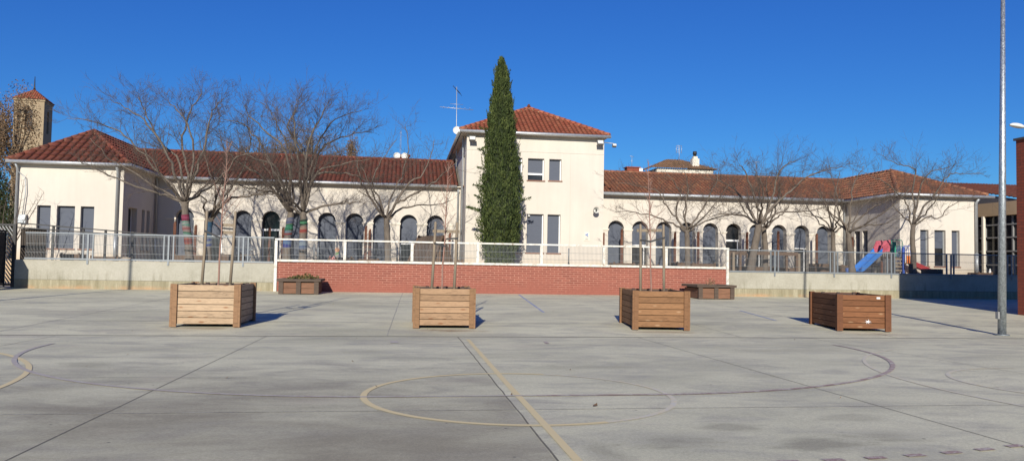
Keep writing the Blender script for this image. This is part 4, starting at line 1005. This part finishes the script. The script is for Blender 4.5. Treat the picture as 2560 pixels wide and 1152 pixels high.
t,p_,r_=bare_tree('bare_tree','forked bare tree with a blue knitted wrap behind the pale planter stakes',37.2,[(520,652),(521,600),(522,565),(528,545)],.17,
 [[(545,510),(560,480),(566,440),(560,380),(545,320)],[(570,500),(620,490),(680,483),(720,470)],[(508,525),(518,500),(490,482),(440,468)],[(575,470),(610,420),(625,350),(620,280)],[(540,480),(520,420),(500,350)]],22,2,.9)
wraps(t,p_,r_,[(2.3,3.1,(.05,.16,.30),(.1,.2,.35)),(1.95,2.28,(.03,.09,.45),(.4,.45,.5))],2)
t,p_,r_=bare_tree('bare_tree','bare tree with a royal blue knitted wrap, left of the close pair',36.3,[(716,655),(718,610),(724,560),(728,530)],.19,
 [[(705,480),(690,445),(675,400),(640,345),(600,305),(545,285)],[(735,480),(725,430),(728,380),(700,325),(680,265),(650,215)],[(700,490),(650,475),(590,462),(535,440)],[(690,420),(640,400),(590,370),(540,340)],[(720,400),(690,350),(630,290),(610,230)],[(650,440),(600,410),(560,370)]],23,3,1.05)
wraps(t,p_,r_,[(3.05,3.32,(.14,.18,.33),(.3,.3,.4)),(2.72,3.0,(.03,.25,.14),(.1,.4,.25)),(2.45,2.7,(.25,.35,.42),(.4,.1,.1)),(1.95,2.38,(.02,.04,.42),(.15,.3,.6))],3)
t,p_,r_=bare_tree('bare_tree','bare tree with green and peach knitted wraps, right of the close pair',35.4,[(757,655),(757,610),(759,560),(757,530)],.18,
 [[(755,480),(762,440),(778,400),(812,330),(850,280),(905,252)],[(775,470),(795,430),(850,412),(925,398)],[(800,518),(850,506),(880,508),(908,498)],[(752,450),(745,390),(735,330),(735,265),(742,210)],[(770,370),(795,300),(822,215)],[(715,505),(685,462),(640,450)],[(765,400),(720,320),(740,250)],[(800,380),(870,340),(930,330)],[(785,440),(840,430),(890,440),(930,460)]],24,3,1.05)
wraps(t,p_,r_,[(2.95,3.2,(.03,.08,.05),(.15,.5,.25)),(2.55,2.85,(.55,.33,.25),(.5,.1,.08)),(1.85,2.3,(.12,.2,.42),(.4,.5,.6)),(1.7,1.8,(.015,.015,.015),(.015,.015,.015))],4)
bare_tree('bare_tree','small spreading bare tree in front of the middle arches',36.5,[(970,657),(969,610),(967,570),(966,545)],.16,
 [[(945,520),(920,480),(903,450),(893,400),(880,355)],[(970,515),(988,470),(1010,430),(1022,360),(1012,310)],[(1000,522),(1040,515),(1090,512),(1130,500)],[(990,510),(1030,490),(1080,460),(1112,430),(1145,400)],[(950,500),(930,455),(955,400),(990,350)],[(1010,470),(1060,430),(1085,350)]],25,2,.75)
bare_tree('bare_tree','flat topped bare tree right of the third planter stakes',37.0,[(1719,668),(1719,630),(1718,600),(1717,575)],.15,
 [[(1690,545),(1660,505),(1645,480),(1600,465),(1545,458)],[(1680,560),(1630,540),(1580,530),(1530,527)],[(1712,530),(1720,480),(1712,425)],[(1760,555),(1810,540),(1855,528)],[(1740,545),(1770,500),(1790,450),(1800,405)],[(1690,535),(1700,480),(1665,425)]],26,2,.9)
bare_tree('bare_tree','leaning bare tree with a sawn branch scar in front of the right arches',35.8,[(1876,682),(1884,630),(1892,590),(1897,560)],.20,
 [[(1915,535),(1950,500),(1985,470),(2020,440),(2060,418),(2105,398)],[(1870,520),(1845,480),(1800,452),(1760,445)],[(1900,530),(1880,480),(1860,420),(1848,395)],[(1925,515),(1940,450),(1960,400),(1990,372)],[(1950,530),(2010,528),(2065,518)],[(1860,540),(1820,535),(1780,540)]],27,2,1.0)
bare_tree('bare_tree','slim bare tree directly behind the leaning one',38.0,[(1913,672),(1914,630),(1912,600),(1909,570)],.16,
 [[(1925,540),(1945,500),(1950,430)],[(1895,545),(1900,480),(1890,405)],[(1940,545),(1960,530),(1995,475)],[(1920,500),(1915,430)]],28,2,.8)
bare_tree('bare_tree','slender bare tree left of the blue slide',37.5,[(2084,683),(2084,640),(2083,610),(2083,580)],.13,
 [[(2070,560),(2040,540),(2010,530),(1985,523)],[(2085,540),(2088,490),(2080,440),(2060,415)],[(2100,570),(2130,555),(2150,520),(2190,488)],[(2070,530),(2055,480)]],29,2,.75)
bare_tree('bare_tree','bare tree with dark fork just beside the blue slide',36.3,[(2131,684),(2127,640),(2123,605),(2121,580)],.16,
 [[(2110,560),(2080,535),(2060,500),(2040,475)],[(2150,565),(2200,560),(2252,545)],[(2125,540),(2130,480),(2150,430),(2160,395)],[(2150,545),(2180,520),(2220,500),(2245,475)],[(2100,540),(2090,480),(2100,420)]],30,2,.75)
bare_tree('bare_tree','wide bare tree in front of the right wing windows',35.2,[(2284,690),(2284,640),(2281,600),(2283,562)],.14,
 [[(2272,530),(2262,500),(2230,470),(2200,450),(2150,418)],[(2285,520),(2280,470),(2290,420),(2270,400),(2235,383),(2205,350)],[(2320,540),(2345,545),(2385,510),(2440,495)],[(2310,520),(2340,480),(2370,440),(2400,430),(2460,432)],[(2295,500),(2310,450),(2330,420),(2375,400)]],31,2,.85)
# leafy brown trees
def leafy(label,c,rx,ry,rz,base_z,n,m,seed,ls=.22,group=None,lobes=9,tr=.25,nm='tree'):
    rnd=random.Random(seed); c=Vector(c); t=thing(nm,label,'tree',(c.x,c.y,base_z),group)
    b=MB(); top=c+Vector((0,0,rz*.7)); b.tube([(c.x,c.y,base_z),(c.x+.1,c.y,(base_z+c.z)/2),tuple(c),tuple(top)],[tr,tr*.8,tr*.55,.03],8)
    L=[]
    for k in range(lobes):
        d=Vector((rnd.gauss(0,1),rnd.gauss(0,1),rnd.gauss(0,1))).normalized(); q=c+Vector((d.x*rx*.62,d.y*ry*.62,d.z*rz*.66)); L.append((q,rnd.uniform(.28,.46)))
        s=Vector((c.x,c.y,min(c.z,q.z)-rz*.25)); b.tube([s,(s+q)/2+Vector((0,0,.2)),q],[tr*.35,tr*.2,.02],5,False)
    for k in range(lobes*12):
        q,s=L[k%lobes]; limb(b,q,Vector((rnd.gauss(0,1),rnd.gauss(0,1),rnd.gauss(0,1)+.5)),s*rx*1.1,.02,.004,4,.2,.1,rnd,3)
    b.build('trunk',M['bark'],t); f=MB()
    for k in range(n):
        q,s=rnd.choice(L); d=Vector((rnd.gauss(0,1),rnd.gauss(0,1),rnd.gauss(0,1))); d=d.normalized()*rnd.random()**.45
        p=q+Vector((d.x*rx*s,d.y*ry*s,d.z*rz*s*1.05)); u=Vector((rnd.gauss(0,1),rnd.gauss(0,1),rnd.gauss(0,1))).normalized(); v=u.orthogonal().normalized()*ls*.4; u=u*ls*rnd.uniform(.5,1)
        f.face([p-u*.5,p+v*.5,p+u*.5,p-v*.5])
    f.build('crown',m,t); return t
leafy('brown leaved tree in front of the church tower',(at(58,0,70).x,70,10.5),2.3,2,6.4,-.9,8000,M['brownleaf'],41,.22,lobes=34)
leafy('tall bare topped brown tree at the very left edge',(at(3,0,71).x,71,11.3),1.4,1.5,4.4,-.9,2600,M['brownleaf'],42,.26,lobes=22)
leafy('dark evergreen behind the left wing corner',(at(2,0,48).x-.9,48,4.0),1.9,1.5,3.6,-.9,14000,M['conifer'],43,.2,lobes=16)
leafy('brownish tree rising behind the left arcade roof, right of the tree pair',(at(790,0,66).x,66,10.3),4.0,3,3.2,-.9,5200,M['brownleaf'],44,.17,lobes=30)
leafy('small dark brown tree behind the arcade ridge',(at(888,0,68).x,68,10.3),1.1,1.1,2.4,-.9,1500,M['brownleaf'],45,.2,lobes=10)
leafy('low grey brown tree behind the arcade roof, left of the tree pair',(at(660,0,69).x,69,9.8),3.4,3,2.6,-.9,900,M['brownleaf'],46,.2,lobes=18)
# small bare shrub at the left corner
def shrub(label,px,py,Y,seed,tips):
    rnd=random.Random(seed); p=at(px,py,Y); p.z=T; t=thing('bare_shrub',label,'shrub',p); b=MB(); tw=MB()
    for q in tips:
        e=at(q[0],q[1],Y+rnd.uniform(-.8,.8)); m_=(p+e)/2+Vector((rnd.uniform(-.2,.2),0,.15)); pts=bez([p,m_,e],5); b.tube(pts,[.03-.024*k/10 for k in range(len(pts))],5,False)
        for s in pts[3:]:
            for k in range(2): limb(tw,s,Vector((rnd.gauss(0,1),rnd.gauss(0,.6),rnd.gauss(0,1)+.8)),rnd.uniform(.3,.7),.007,.003,4,.15,.1,rnd,3)
    b.build('stem',M['twig'],t); tw.build('branches',M['twig'],t)
leafy('low dark evergreen bush behind the metal gate',(at(-10,0,46).x,46,2.3),2.6,1.6,2.6,-.9,12000,M['conifer'],48,.2,lobes=16,nm='bush')
shrub('bare shrub with long twigs by the left wing corner',15,650,36.5,51,[(90,500),(60,450),(20,480),(110,480),(0,520),(45,530)])
# cypress
def cypress():
    rnd=random.Random(61); cx,cy=at(1250,600,37.6).x,37.6; t=thing('cypress_tree','tall dark green columnar cypress in front of the centre block','tree',(cx,cy,T))
    prof=[(T-.02,.66),(1.6,.82),(2.2,1.0),(3.3,1.09),(4.6,1.10),(5.3,1.06),(6.8,.90),(8.2,.74),(9.7,.55),(10.6,.40),(11.2,.27),(11.6,.13),(11.9,.02)]
    def rad(z):
        for (a,ra),(c,rc) in zip(prof[:-1],prof[1:]):
            if a<=z<=c: return ra+(rc-ra)*(z-a)/(c-a)
        return .03
    def lean(z): return cx+.02*(z-T)*-.4
    b=MB(); b.tube([(cx,cy,T-.05),(cx,cy,4),(lean(9),cy,9)],[.2,.14,.05],8); b.build('trunk',M['bark'],t)
    b=MB(); zs=[T+.02+k*.3 for k in range(35)]; b.tube([(lean(z),cy,z) for z in zs],[max(.02,rad(z)*.66) for z in zs],16); b.build('inner_foliage',M['cypcore'],t)
    f=MB(); 
    def rr(z,a): # lumpy outline
        return rad(z)*(.88+.22*noise.noise(Vector((math.cos(a)*1.6,math.sin(a)*1.6,z*.8)))+.34*noise.noise(Vector((math.cos(a)*4.4,math.sin(a)*4.4,z*1.3+7)))+.22*noise.noise(Vector((math.cos(a)*10,math.sin(a)*10,z*3))))
    for k in range(46000):
        z=T+(11.8-T)*rnd.random()
        a=rnd.uniform(0,2*PI); R_=rr(z,a); 
        if rnd.random()>min(1,R_+.25): continue
        q=R_*(1-.34*rnd.random()**1.5); out=Vector((math.cos(a),math.sin(a),0)); p=Vector((lean(z),cy,z))+out*q
        d=(out*rnd.uniform(.05,.5)+Vector((rnd.uniform(-.3,.3),rnd.uniform(-.3,.3),1))).normalized(); L=rnd.uniform(.07,.19); s=d.cross(Vector((rnd.gauss(0,1),rnd.gauss(0,1),rnd.gauss(0,1)))).normalized()*rnd.uniform(.012,.028)
        f.face([p,p+d*L*.5+s,p+d*L,p+d*L*.5-s])
    for k in range(260):   # loose upright sprays breaking the outline
        z=T+.8+(10.3-.8)*rnd.random(); a=rnd.uniform(0,2*PI); R_=rr(z,a)*rnd.uniform(.93,1.06); o=Vector((math.cos(a),math.sin(a),0)); s0=Vector((lean(z),cy,z))+o*R_; ax=(o*.28+Vector((rnd.uniform(-.1,.1),rnd.uniform(-.1,.1),1))).normalized(); L=rnd.uniform(.2,.5)
        for j in range(28):
            u=rnd.random(); p=s0+ax*L*u+Vector((rnd.gauss(0,.035),rnd.gauss(0,.035),0))*(1.2-u); d=(ax+Vector((rnd.gauss(0,.25),rnd.gauss(0,.25),0))).normalized(); q_=d.orthogonal().normalized()*.015; l=rnd.uniform(.06,.13)
            f.face([p,p+d*l*.5+q_,p+d*l,p+d*l*.5-q_])
    # a few stray side sprays
    for a,z,L in ((PI*1.0,3.95,.75),(PI*.98,4.0,.6),(PI*1.02,5.15,.45),(PI,7.0,.35),(PI*1.05,8.05,.4),(0.05,4.55,.6),(0,6.4,.2),(PI,6.1,.3),(PI*1.1,4.6,.4)):
        R_=rad(z)*.9; o=Vector((math.cos(a),math.sin(a)*.3-.1,.25)).normalized(); s0=Vector((lean(z),cy,z))+Vector((math.cos(a),math.sin(a),0))*R_
        for k in range(int(130*L)+20):
            u=rnd.random(); p=s0+o*L*u+Vector((rnd.gauss(0,.045),rnd.gauss(0,.045),rnd.gauss(0,.045)))*(1.1-u*.6); d=(o+Vector((rnd.gauss(0,.4),rnd.gauss(0,.4),.5+rnd.gauss(0,.4)))).normalized(); s=d.orthogonal().normalized()*.02; l=rnd.uniform(.06,.13)
            f.face([p,p+d*l*.5+s,p+d*l,p+d*l*.5-s])
    f.build('foliage',M['cyp'],t)
cypress()
# ------------------------------------------------------------------ things on the terrace
where={437:'before the first arch from the left wing',489:'between the first and second arches',674:'in the doorway of the fourth arch',708:'behind the blue wrapped tree',915:'left of the twin posts by the seventh arch',925:'right of the twin posts by the seventh arch',1125:'beside the wooden hut',1509:'at the corner of the centre block',1555:'before the first right arch',1688:'between the third and fourth right arches',1746:'left of the fifth right arch',1868:'left of the leaning tree trunk',1946:'twisted and set before the eighth right arch',2042:'left of the last right arch',2131:'beside the right wing side wall'}
hs_=[3.35,3.2,3.15,3.2,3.38,3.2,3.1,3.3,3.55,3.45,3.5,3.55,3.65,3.55,3.4]
for k,px in enumerate(where):
    p=at(px,600,43.0); h=hs_[k]-.05; t=thing('rusty_post','rusty steel post '+where[px],'post',(p.x,43,T),'rusty posts along the arcade')
    b=MB(); b.box(p.x-.05,p.x+.05,42.95,43.05,T,h); b.build('upright',M['rustpost'],t)
    b=MB(); b.box(p.x-.085,p.x-.052,42.97,43.03,T,h-.08); b.box(p.x-.1,p.x+.1,42.93,43.07,T+.0,T+.02); b.build('flange',M['rustpost'],t)
def bed(label,px0,px1,Y,h,m='sleeper',n=2,cat='timber bed'):
    a=at(px0,640,Y).x; c=at(px1,640,Y).x; t=thing('timber_bed',label,cat,((a+c)/2,Y,T),'low timber beds along the arcade')
    b=MB(); rnd=random.Random(int(px0))
    for k in range(n): b.box(a+rnd.uniform(0,.04),c-rnd.uniform(0,.04),Y-.06,Y+.06,T+k*h/n,T+(k+1)*h/n-.006)
    b.build('plank',M[m],t); b=MB(); b.box(a,c,Y+.5,Y+.62,T,T+h-.006); b.build('plank',M[m],t)
    for x in (a+.1,c-.1):
        b=MB(); b.box(x-.05,x+.05,Y-.1,Y-.063,T,T+h+.05); b.build('peg',M[m],t)
    b=MB(); b.box(a+.05,c-.05,Y+.065,Y+.495,T+.002,T+h*.8); b.build('soil',M['soil'],t)
for a in ((434,518,40,.33,'low timber bed under the first arch on the left'),(546,606,40.4,.42,'low timber bed right of the blue wrapped tree'),(225,300,37.5,.2,'low timber edging in front of the left wing windows'),(150,205,37,.3,'dark low timber trough beside the ramp railing'),
          (820,884,41,.36,'low timber bed beside the little pinwheel'),(895,950,41,.3,'low timber bed under the twin rusty posts'),(1140,1160,41,.3,'short timber bed right of the wooden hut'),(1530,1588,41,.33,'low timber bed before the first right arch'),(1592,1648,41.2,.25,'low timber bed behind the third planter stakes'),
          (1688,1722,41,.42,'timber bed left of the flat topped tree'),(1728,1790,41,.38,'timber bed right of the flat topped tree'),(2036,2078,41,.5,'tall timber bed before the last right arch'),(2100,2128,41,.42,'timber bed beside the blue bucket'),(1850,1925,38,.25,'flat timber pallet bed at the foot of the leaning tree'),(1926,1990,39,.22,'flat timber pallet bed right of the leaning tree'),(2440,2480,38,.14,'low dark kerb bed at the right wing corner')):
    bed(a[4],a[0],a[1],a[2],a[3])
# rocks and logs
rl=['grey rounded boulder beside the left wing door','flat pale rock left of the boulder','pale split log right of the boulder','small brown rock in front of the left wing pipe','low pale stone by the left door','pale stone block right of the split log']
for k,(px,s,sq) in enumerate(((318,.36,.62),(278,.3,.4),(372,.34,.32),(252,.2,.5),(345,.22,.4),(395,.2,.4))):
    rnd=random.Random(k+70); p=at(px,640,37.5); t=MB(); seg=10; rings=[]
    for i in range(7):
        th=PI/2*i/6; rings.append([Vector((p.x+s*math.cos(th)*math.cos(2*PI*j/seg)*(1+.2*rnd.uniform(-1,1)),37.5+s*.8*math.cos(th)*math.sin(2*PI*j/seg)*(1+.2*rnd.uniform(-1,1)),T-.02+s*sq*math.sin(th)*(1+.15*rnd.uniform(-1,1)))) for j in range(seg)])
    for i in range(6):
        for j in range(seg): t.face([rings[i][j],rings[i][(j+1)%seg],rings[i+1][(j+1)%seg],rings[i+1][j]])
    tag(t.build('rock',M['rock']),rl[k],'rock','rocks in front of the left wing')
# wooden A-frame hut
t=thing('wooden_hut','dark wooden A-frame play hut behind the fence near the centre block','play hut',(1.2,38.5,T))
hx=at(1078,658,38.9).x; zt=at(1100,590,38.9).z; Mh=rotz(math.radians(48),(hx,39.2,0)); hr=.95
def hb_(b,p,q,w_,h_): b.beam(Mh@Vector(p),Mh@Vector(q),w_,h_)
for s_,nm,m_ in ((-1,'left_slope','darkwood'),(1,'right_slope','sleeper')):
    b=MB()
    for k in range(10):
        y=-.75+k*.16; P0=Mh@Vector((s_*hr,y,T)); P1=Mh@Vector((s_*hr,y+.145,T)); Q0=Mh@Vector((0,y,zt)); Q1=Mh@Vector((0,y+.145,zt)); n_=(P1-P0).cross(Q0-P0).normalized()*.025
        b.face([P0,P1,Q1,Q0]); b.face([P0+n_,Q0+n_,Q1+n_,P1+n_]); b.face([P0,P0+n_,P1+n_,P1]); b.face([P0,Q0,Q0+n_,P0+n_]); b.face([P1,P1+n_,Q1+n_,Q1])
    b.build(nm,M[m_],t)
b=MB()
for y in (-.78,.86):
    for s_ in (-1,1): hb_(b,(s_*hr*.97,y,T),(0,y,zt+.03),.07,.07)
for k in (-3,-2,-1,1,2,3): hb_(b,(k*.2,-.74,T),(k*.2,-.74,T+(1-abs(k)*.2/hr)*(zt-T)*.92),.1,.03)
b.build('frame',M['sleeper'],t)
b=MB(); b.box(xl-.02,xl+1.1,38.0,39.9,zt-.02,zt+.0) if False else None
# picnic table
p=at(612,650,41); t=thing('picnic_table','small grey picnic table in front of the third left arch','table',(p.x,41,T))
b=MB(); b.box(p.x-.45,p.x+.45,40.7,41.3,T+.66,T+.7); b.build('table_top',M['pipe'],t)
for s_ in (-1,1):
    b=MB(); b.box(p.x-.45,p.x+.45,41+s_*.55-.1,41+s_*.55+.1,T+.38,T+.41); b.build('bench_seat',M['stake'],t)
for s_ in (-1,1):
    b=MB(); b.beam((p.x+s_*.35,40.45,T),(p.x+s_*.35,41.15,T+.66),.04,.04); b.beam((p.x+s_*.35,41.55,T),(p.x+s_*.35,40.85,T+.66),.04,.04); b.build('leg',M['pipe'],t)
# garden pinwheel and pink pot
p=at(843,640,38); t=thing('garden_pinwheel','orange and green pinwheel ornament on a stick','ornament',(p.x,38,T))
b=MB(); b.tube([(p.x,38,T),(p.x,38,T+.72)],.012,5); b.build('stick',M['stake'],t)
b=MB()
for k in range(8):
    a=k*PI/4; c=Vector((p.x,37.97,T+.72)); b.face([c,c+Vector((math.cos(a)*.13,0,math.sin(a)*.13)),c+Vector((math.cos(a+.5)*.1,-.03,math.sin(a+.5)*.1))])
b.build('blades',plastic('orange_blades',(.5,.22,.08)),t)
b=MB()
for k in range(6): b.beam((p.x,37.99,T+.55),(p.x+.09*math.cos(k),37.96,T+.55+.07*math.sin(k*1.3)),.02,.03)
b.build('green_leaves',plastic('green_leaves',(.08,.25,.06)),t)
t=thing('pink_plant_pot','round pink flower pot with red blooms beside the pinwheel','plant pot',(p.x-.2,37.7,T))
b=MB(); x=p.x-.22; b.tube([(x,37.7,T),(x,37.7,T+.08),(x,37.7,T+.18),(x,37.7,T+.2)],[.1,.15,.16,.17],14); b.build('pot',plastic('pink_pot',(.5,.08,.2)),t)
b=MB(); rnd=random.Random(9)
for k in range(30):
    c=Vector((x+rnd.uniform(-.13,.13),37.7+rnd.uniform(-.13,.13),T+.2+rnd.uniform(0,.2))); b.face([c,c+Vector((.03,0,.02)),c+Vector((0,.01,.05))])
b.build('blooms',plastic('red_blooms',(.45,.08,.08)),t)
# plain grey poles
for px,h,lb in ((785,1.0,'short galvanised pole left of the white frame middle'),(795,1.0,'short galvanised pole, right one of the left pair'),(993,.95,'short galvanised pole behind the spreading tree, left'),(1001,.95,'short galvanised pole behind the spreading tree, middle'),(1422,1.05,'short galvanised pole below the plaque')):
    p=at(px,640,38.8); t=thing('steel_pole',lb,'pole',(p.x,38.8,T),'short steel poles on the terrace')
    b=MB(); b.tube([(p.x,38.8,T+.28),(p.x,38.8,T+h)],.035,8); b.build('upright',M['galv'],t)
    b=MB(); b.tube([(p.x,38.8,T),(p.x,38.8,T+.28)],.05,8); b.build('foot_sleeve',M['blackmetal'],t)
# wooden play structure on the right
t=thing('wooden_play_rail','brown timber play frame with posts and top beam behind the right fence','play frame',(18,36,T))
zb_=T+.95
for px in (1822,1833,1850,1868,1966,1992,1997):
    p=at(px,650,36.4 if px<1900 else 37); b=MB(); b.box(p.x-.06,p.x+.06,p.y-.06,p.y+.06,T,zb_-.02+(0.05 if px in(1833,1997) else 0)); b.build('post',M['sleeper'] if px not in (1833,1997) else M['stake'],t)
for a,c,z_ in ((1820,1868,zb_),(1850,1995,zb_+.02)):
    A=at(a,640,36.55 if a==1820 else 36.9);C_=at(c,640,36.9); b=MB(); b.beam((A.x,A.y,z_),(C_.x,C_.y,z_-.02),.05,.18); b.build('beam',M['sleeper'],t)
# slide set
SL=thing('slide_set','playground tower with blue tube slide, green railing and red side slide','playground slide',(26.8,38,T))
def gutter_slide(a,c,wd,name,m,hh=.16,sag=.0,n=10):
    a=Vector(a);c=Vector(c); b=MB(); d=(c-a); side=Vector((-d.y,d.x,0)).normalized() if abs(d.x)+abs(d.y)>0 else Vector((0,1,0))
    prof=[(-wd/2,hh),(-wd/2+.03,hh*.4),(-wd/4,0),(wd/4,0),(wd/2-.03,hh*.4),(wd/2,hh),(wd/2+.04,hh),(wd/2,-.05),(-wd/2,-.05),(-wd/2-.04,hh)]
    rows=[]
    for k in range(n+1):
        f=k/n; q=a+d*f; q.z=a.z+(c.z-a.z)*(f if f<.88 else .88+(f-.88)*.4)*1.0
        rows.append([q+side*u+Vector((0,0,v)) for u,v in prof])
    for k in range(n):
        for j in range(len(prof)): j2=(j+1)%len(prof); b.face([rows[k][j],rows[k][j2],rows[k+1][j2],rows[k+1][j]])
    b.face(rows[0]);b.face(rows[-1][::-1]); return b.build(name,m,SL)
BL=plastic('blue_slide_plastic',(.02,.15,.50)); PK=plastic('pink_slide_plastic',(.36,.08,.11)); RD=plastic('red_slide_plastic',(.30,.03,.035)); GN=plastic('green_railing_paint',(.03,.20,.13)); BP=plastic('blue_railing_paint',(.04,.08,.30))
top=Vector((26.2,38.0,2.55)); foot=Vector((24.45,37.7,T+.05)); dirn=(foot-top)
gutter_slide(top+dirn*.2,foot,.62,'slide_chute',BL,.26); gutter_slide(top+Vector((.08,0,0)),top+dirn*.21,.64,'slide_head',PK,.34,n=5)
b=MB(); Mx=I4   # hood over the slide entry
for s_ in (-.33,.33): b.prism([(25.75,2.35),(26.0,2.95),(26.4,3.0),(26.4,2.35)],Matrix.Translation((0,38+s_,0)),.03)
b.build('slide_hood',PK,SL)
def railing(x0,x1,y,z0,z1,m,n):
    b=MB(); b.tube([(x0,y,z0),(x0,y,z1-.06),(x0+.06,y,z1),(x1-.06,y,z1),(x1,y,z1-.06),(x1,y,z0)],.022,6)
    for k in range(1,n): b.tube([(x0+(x1-x0)*k/n,y,z0),(x0+(x1-x0)*k/n,y,z1)],.012,5)
    b.build('railing',m,SL)
for y in (37.6,38.4): railing(26.42,27.05,y,2.05,3.0,GN,5)
for y in (37.6,38.4): railing(27.1,27.75,y,1.75,2.68,BP,6)
b=MB(); b.box(26.3,27.06,37.58,38.42,2.0,2.06); b.box(27.07,27.78,37.58,38.42,1.7,1.76); b.build('deck',M['sleeper'],SL)
b=MB(); b.box(26.44,26.66,37.56,37.58,2.1,2.9); b.build('green_panel',GN,SL)
for x,z_ in ((26.4,2.1),(27.05,2.6),(27.75,2.2)):
    for y in (37.55,38.45):
        b=MB(); b.box(x-.045,x+.045,y-.045,y+.045,T,z_); b.build('leg',M['rustpost'] if x<27 else BP,SL)
b=MB()
for k in range(4): b.box(26.47,26.98,37.52,37.545,T+.15+k*.2,T+.23+k*.2)
b.build('rung',M['stake'],SL)
b=MB()
for k in range(3): b.box(27.25+k*.13,27.33+k*.13,37.5,37.54,1.75,2.15)
b.build('orange_abacus',plastic('orange_plastic',(.6,.17,.04)),SL)
gutter_slide((27.8,38.0,1.72),(28.95,37.8,T+.04),.42,'side_slide',RD,.2)
# bench, bucket, bollards, crates
p=at(2215,660,40.6); t=thing('park_bench','brown slatted bench behind the blue slide','bench',(p.x,40.6,T))
b=MB()
for k in range(3): b.box(p.x-.85,p.x+.85,40.75,40.79,T+.5+k*.13,T+.6+k*.13)
b.build('backrest',M['darkwood'],t)
b=MB()
for k in range(3): b.box(p.x-.85,p.x+.85,40.3+k*.14,40.42+k*.14,T+.42,T+.45)
b.build('seat',M['darkwood'],t)
for x in (p.x-.75,p.x+.75):
    b=MB(); b.box(x-.025,x+.025,40.3,40.34,T,T+.418); b.box(x-.025,x+.025,40.8,40.84,T,T+.88); b.box(x-.025,x+.025,40.345,40.795,T+.37,T+.41); b.build('leg',M['blackmetal'],t)
p=at(2120,672,38); t=thing('bucket','small blue bucket by the tree left of the slide','bucket',(p.x,38,T))
b=MB(); b.tube([(p.x,38,T),(p.x,38,T+.26)],[.11,.15],14,True); b.build('body',plastic('blue_bucket',(.05,.12,.4)),t)
b=MB(); b.tube([(p.x-.15,38,T+.26),(p.x-.13,37.9,T+.2),(p.x,37.84,T+.17),(p.x+.13,37.9,T+.2),(p.x+.15,38,T+.26)],.008,4); b.build('handle',M['wire'],t)
p=at(2277,672,33.9); t=thing('bollard','short black bollard at the foot of the wide tree','bollard',(p.x,33.9,T)); b=MB(); b.box(p.x-.07,p.x+.07,33.83,33.97,T,T+.5); b.box(p.x-.08,p.x+.08,33.82,33.98,T+.501,T+.53); b.build('body',M['blackmetal'],t)
p=at(2330,680,33.8); t=thing('dark_crate','black low crate on the terrace edge near the wide tree','crate',(p.x,33.8,T))
b=MB(); b.box(p.x-.45,p.x+.45,33.6,34.0,T,T+.27); b.build('body',M['blackmetal'],t)
b=MB(); b.box(p.x-.4,p.x+.4,33.63,33.97,T+.271,T+.3); b.build('lid',M['blackmetal'],t)
p=at(2475,672,39.5); t=thing('white_cone','small white cone in front of the dark annexe','cone',(p.x,39.5,T)); b=MB(); b.tube([(p.x,39.5,T+.02),(p.x,39.5,T+.38)],[.13,.02],12); b.build('body',M['white'],t); b=MB(); b.box(p.x-.16,p.x+.16,39.34,39.66,T,T+.02); b.build('foot',M['white'],t)
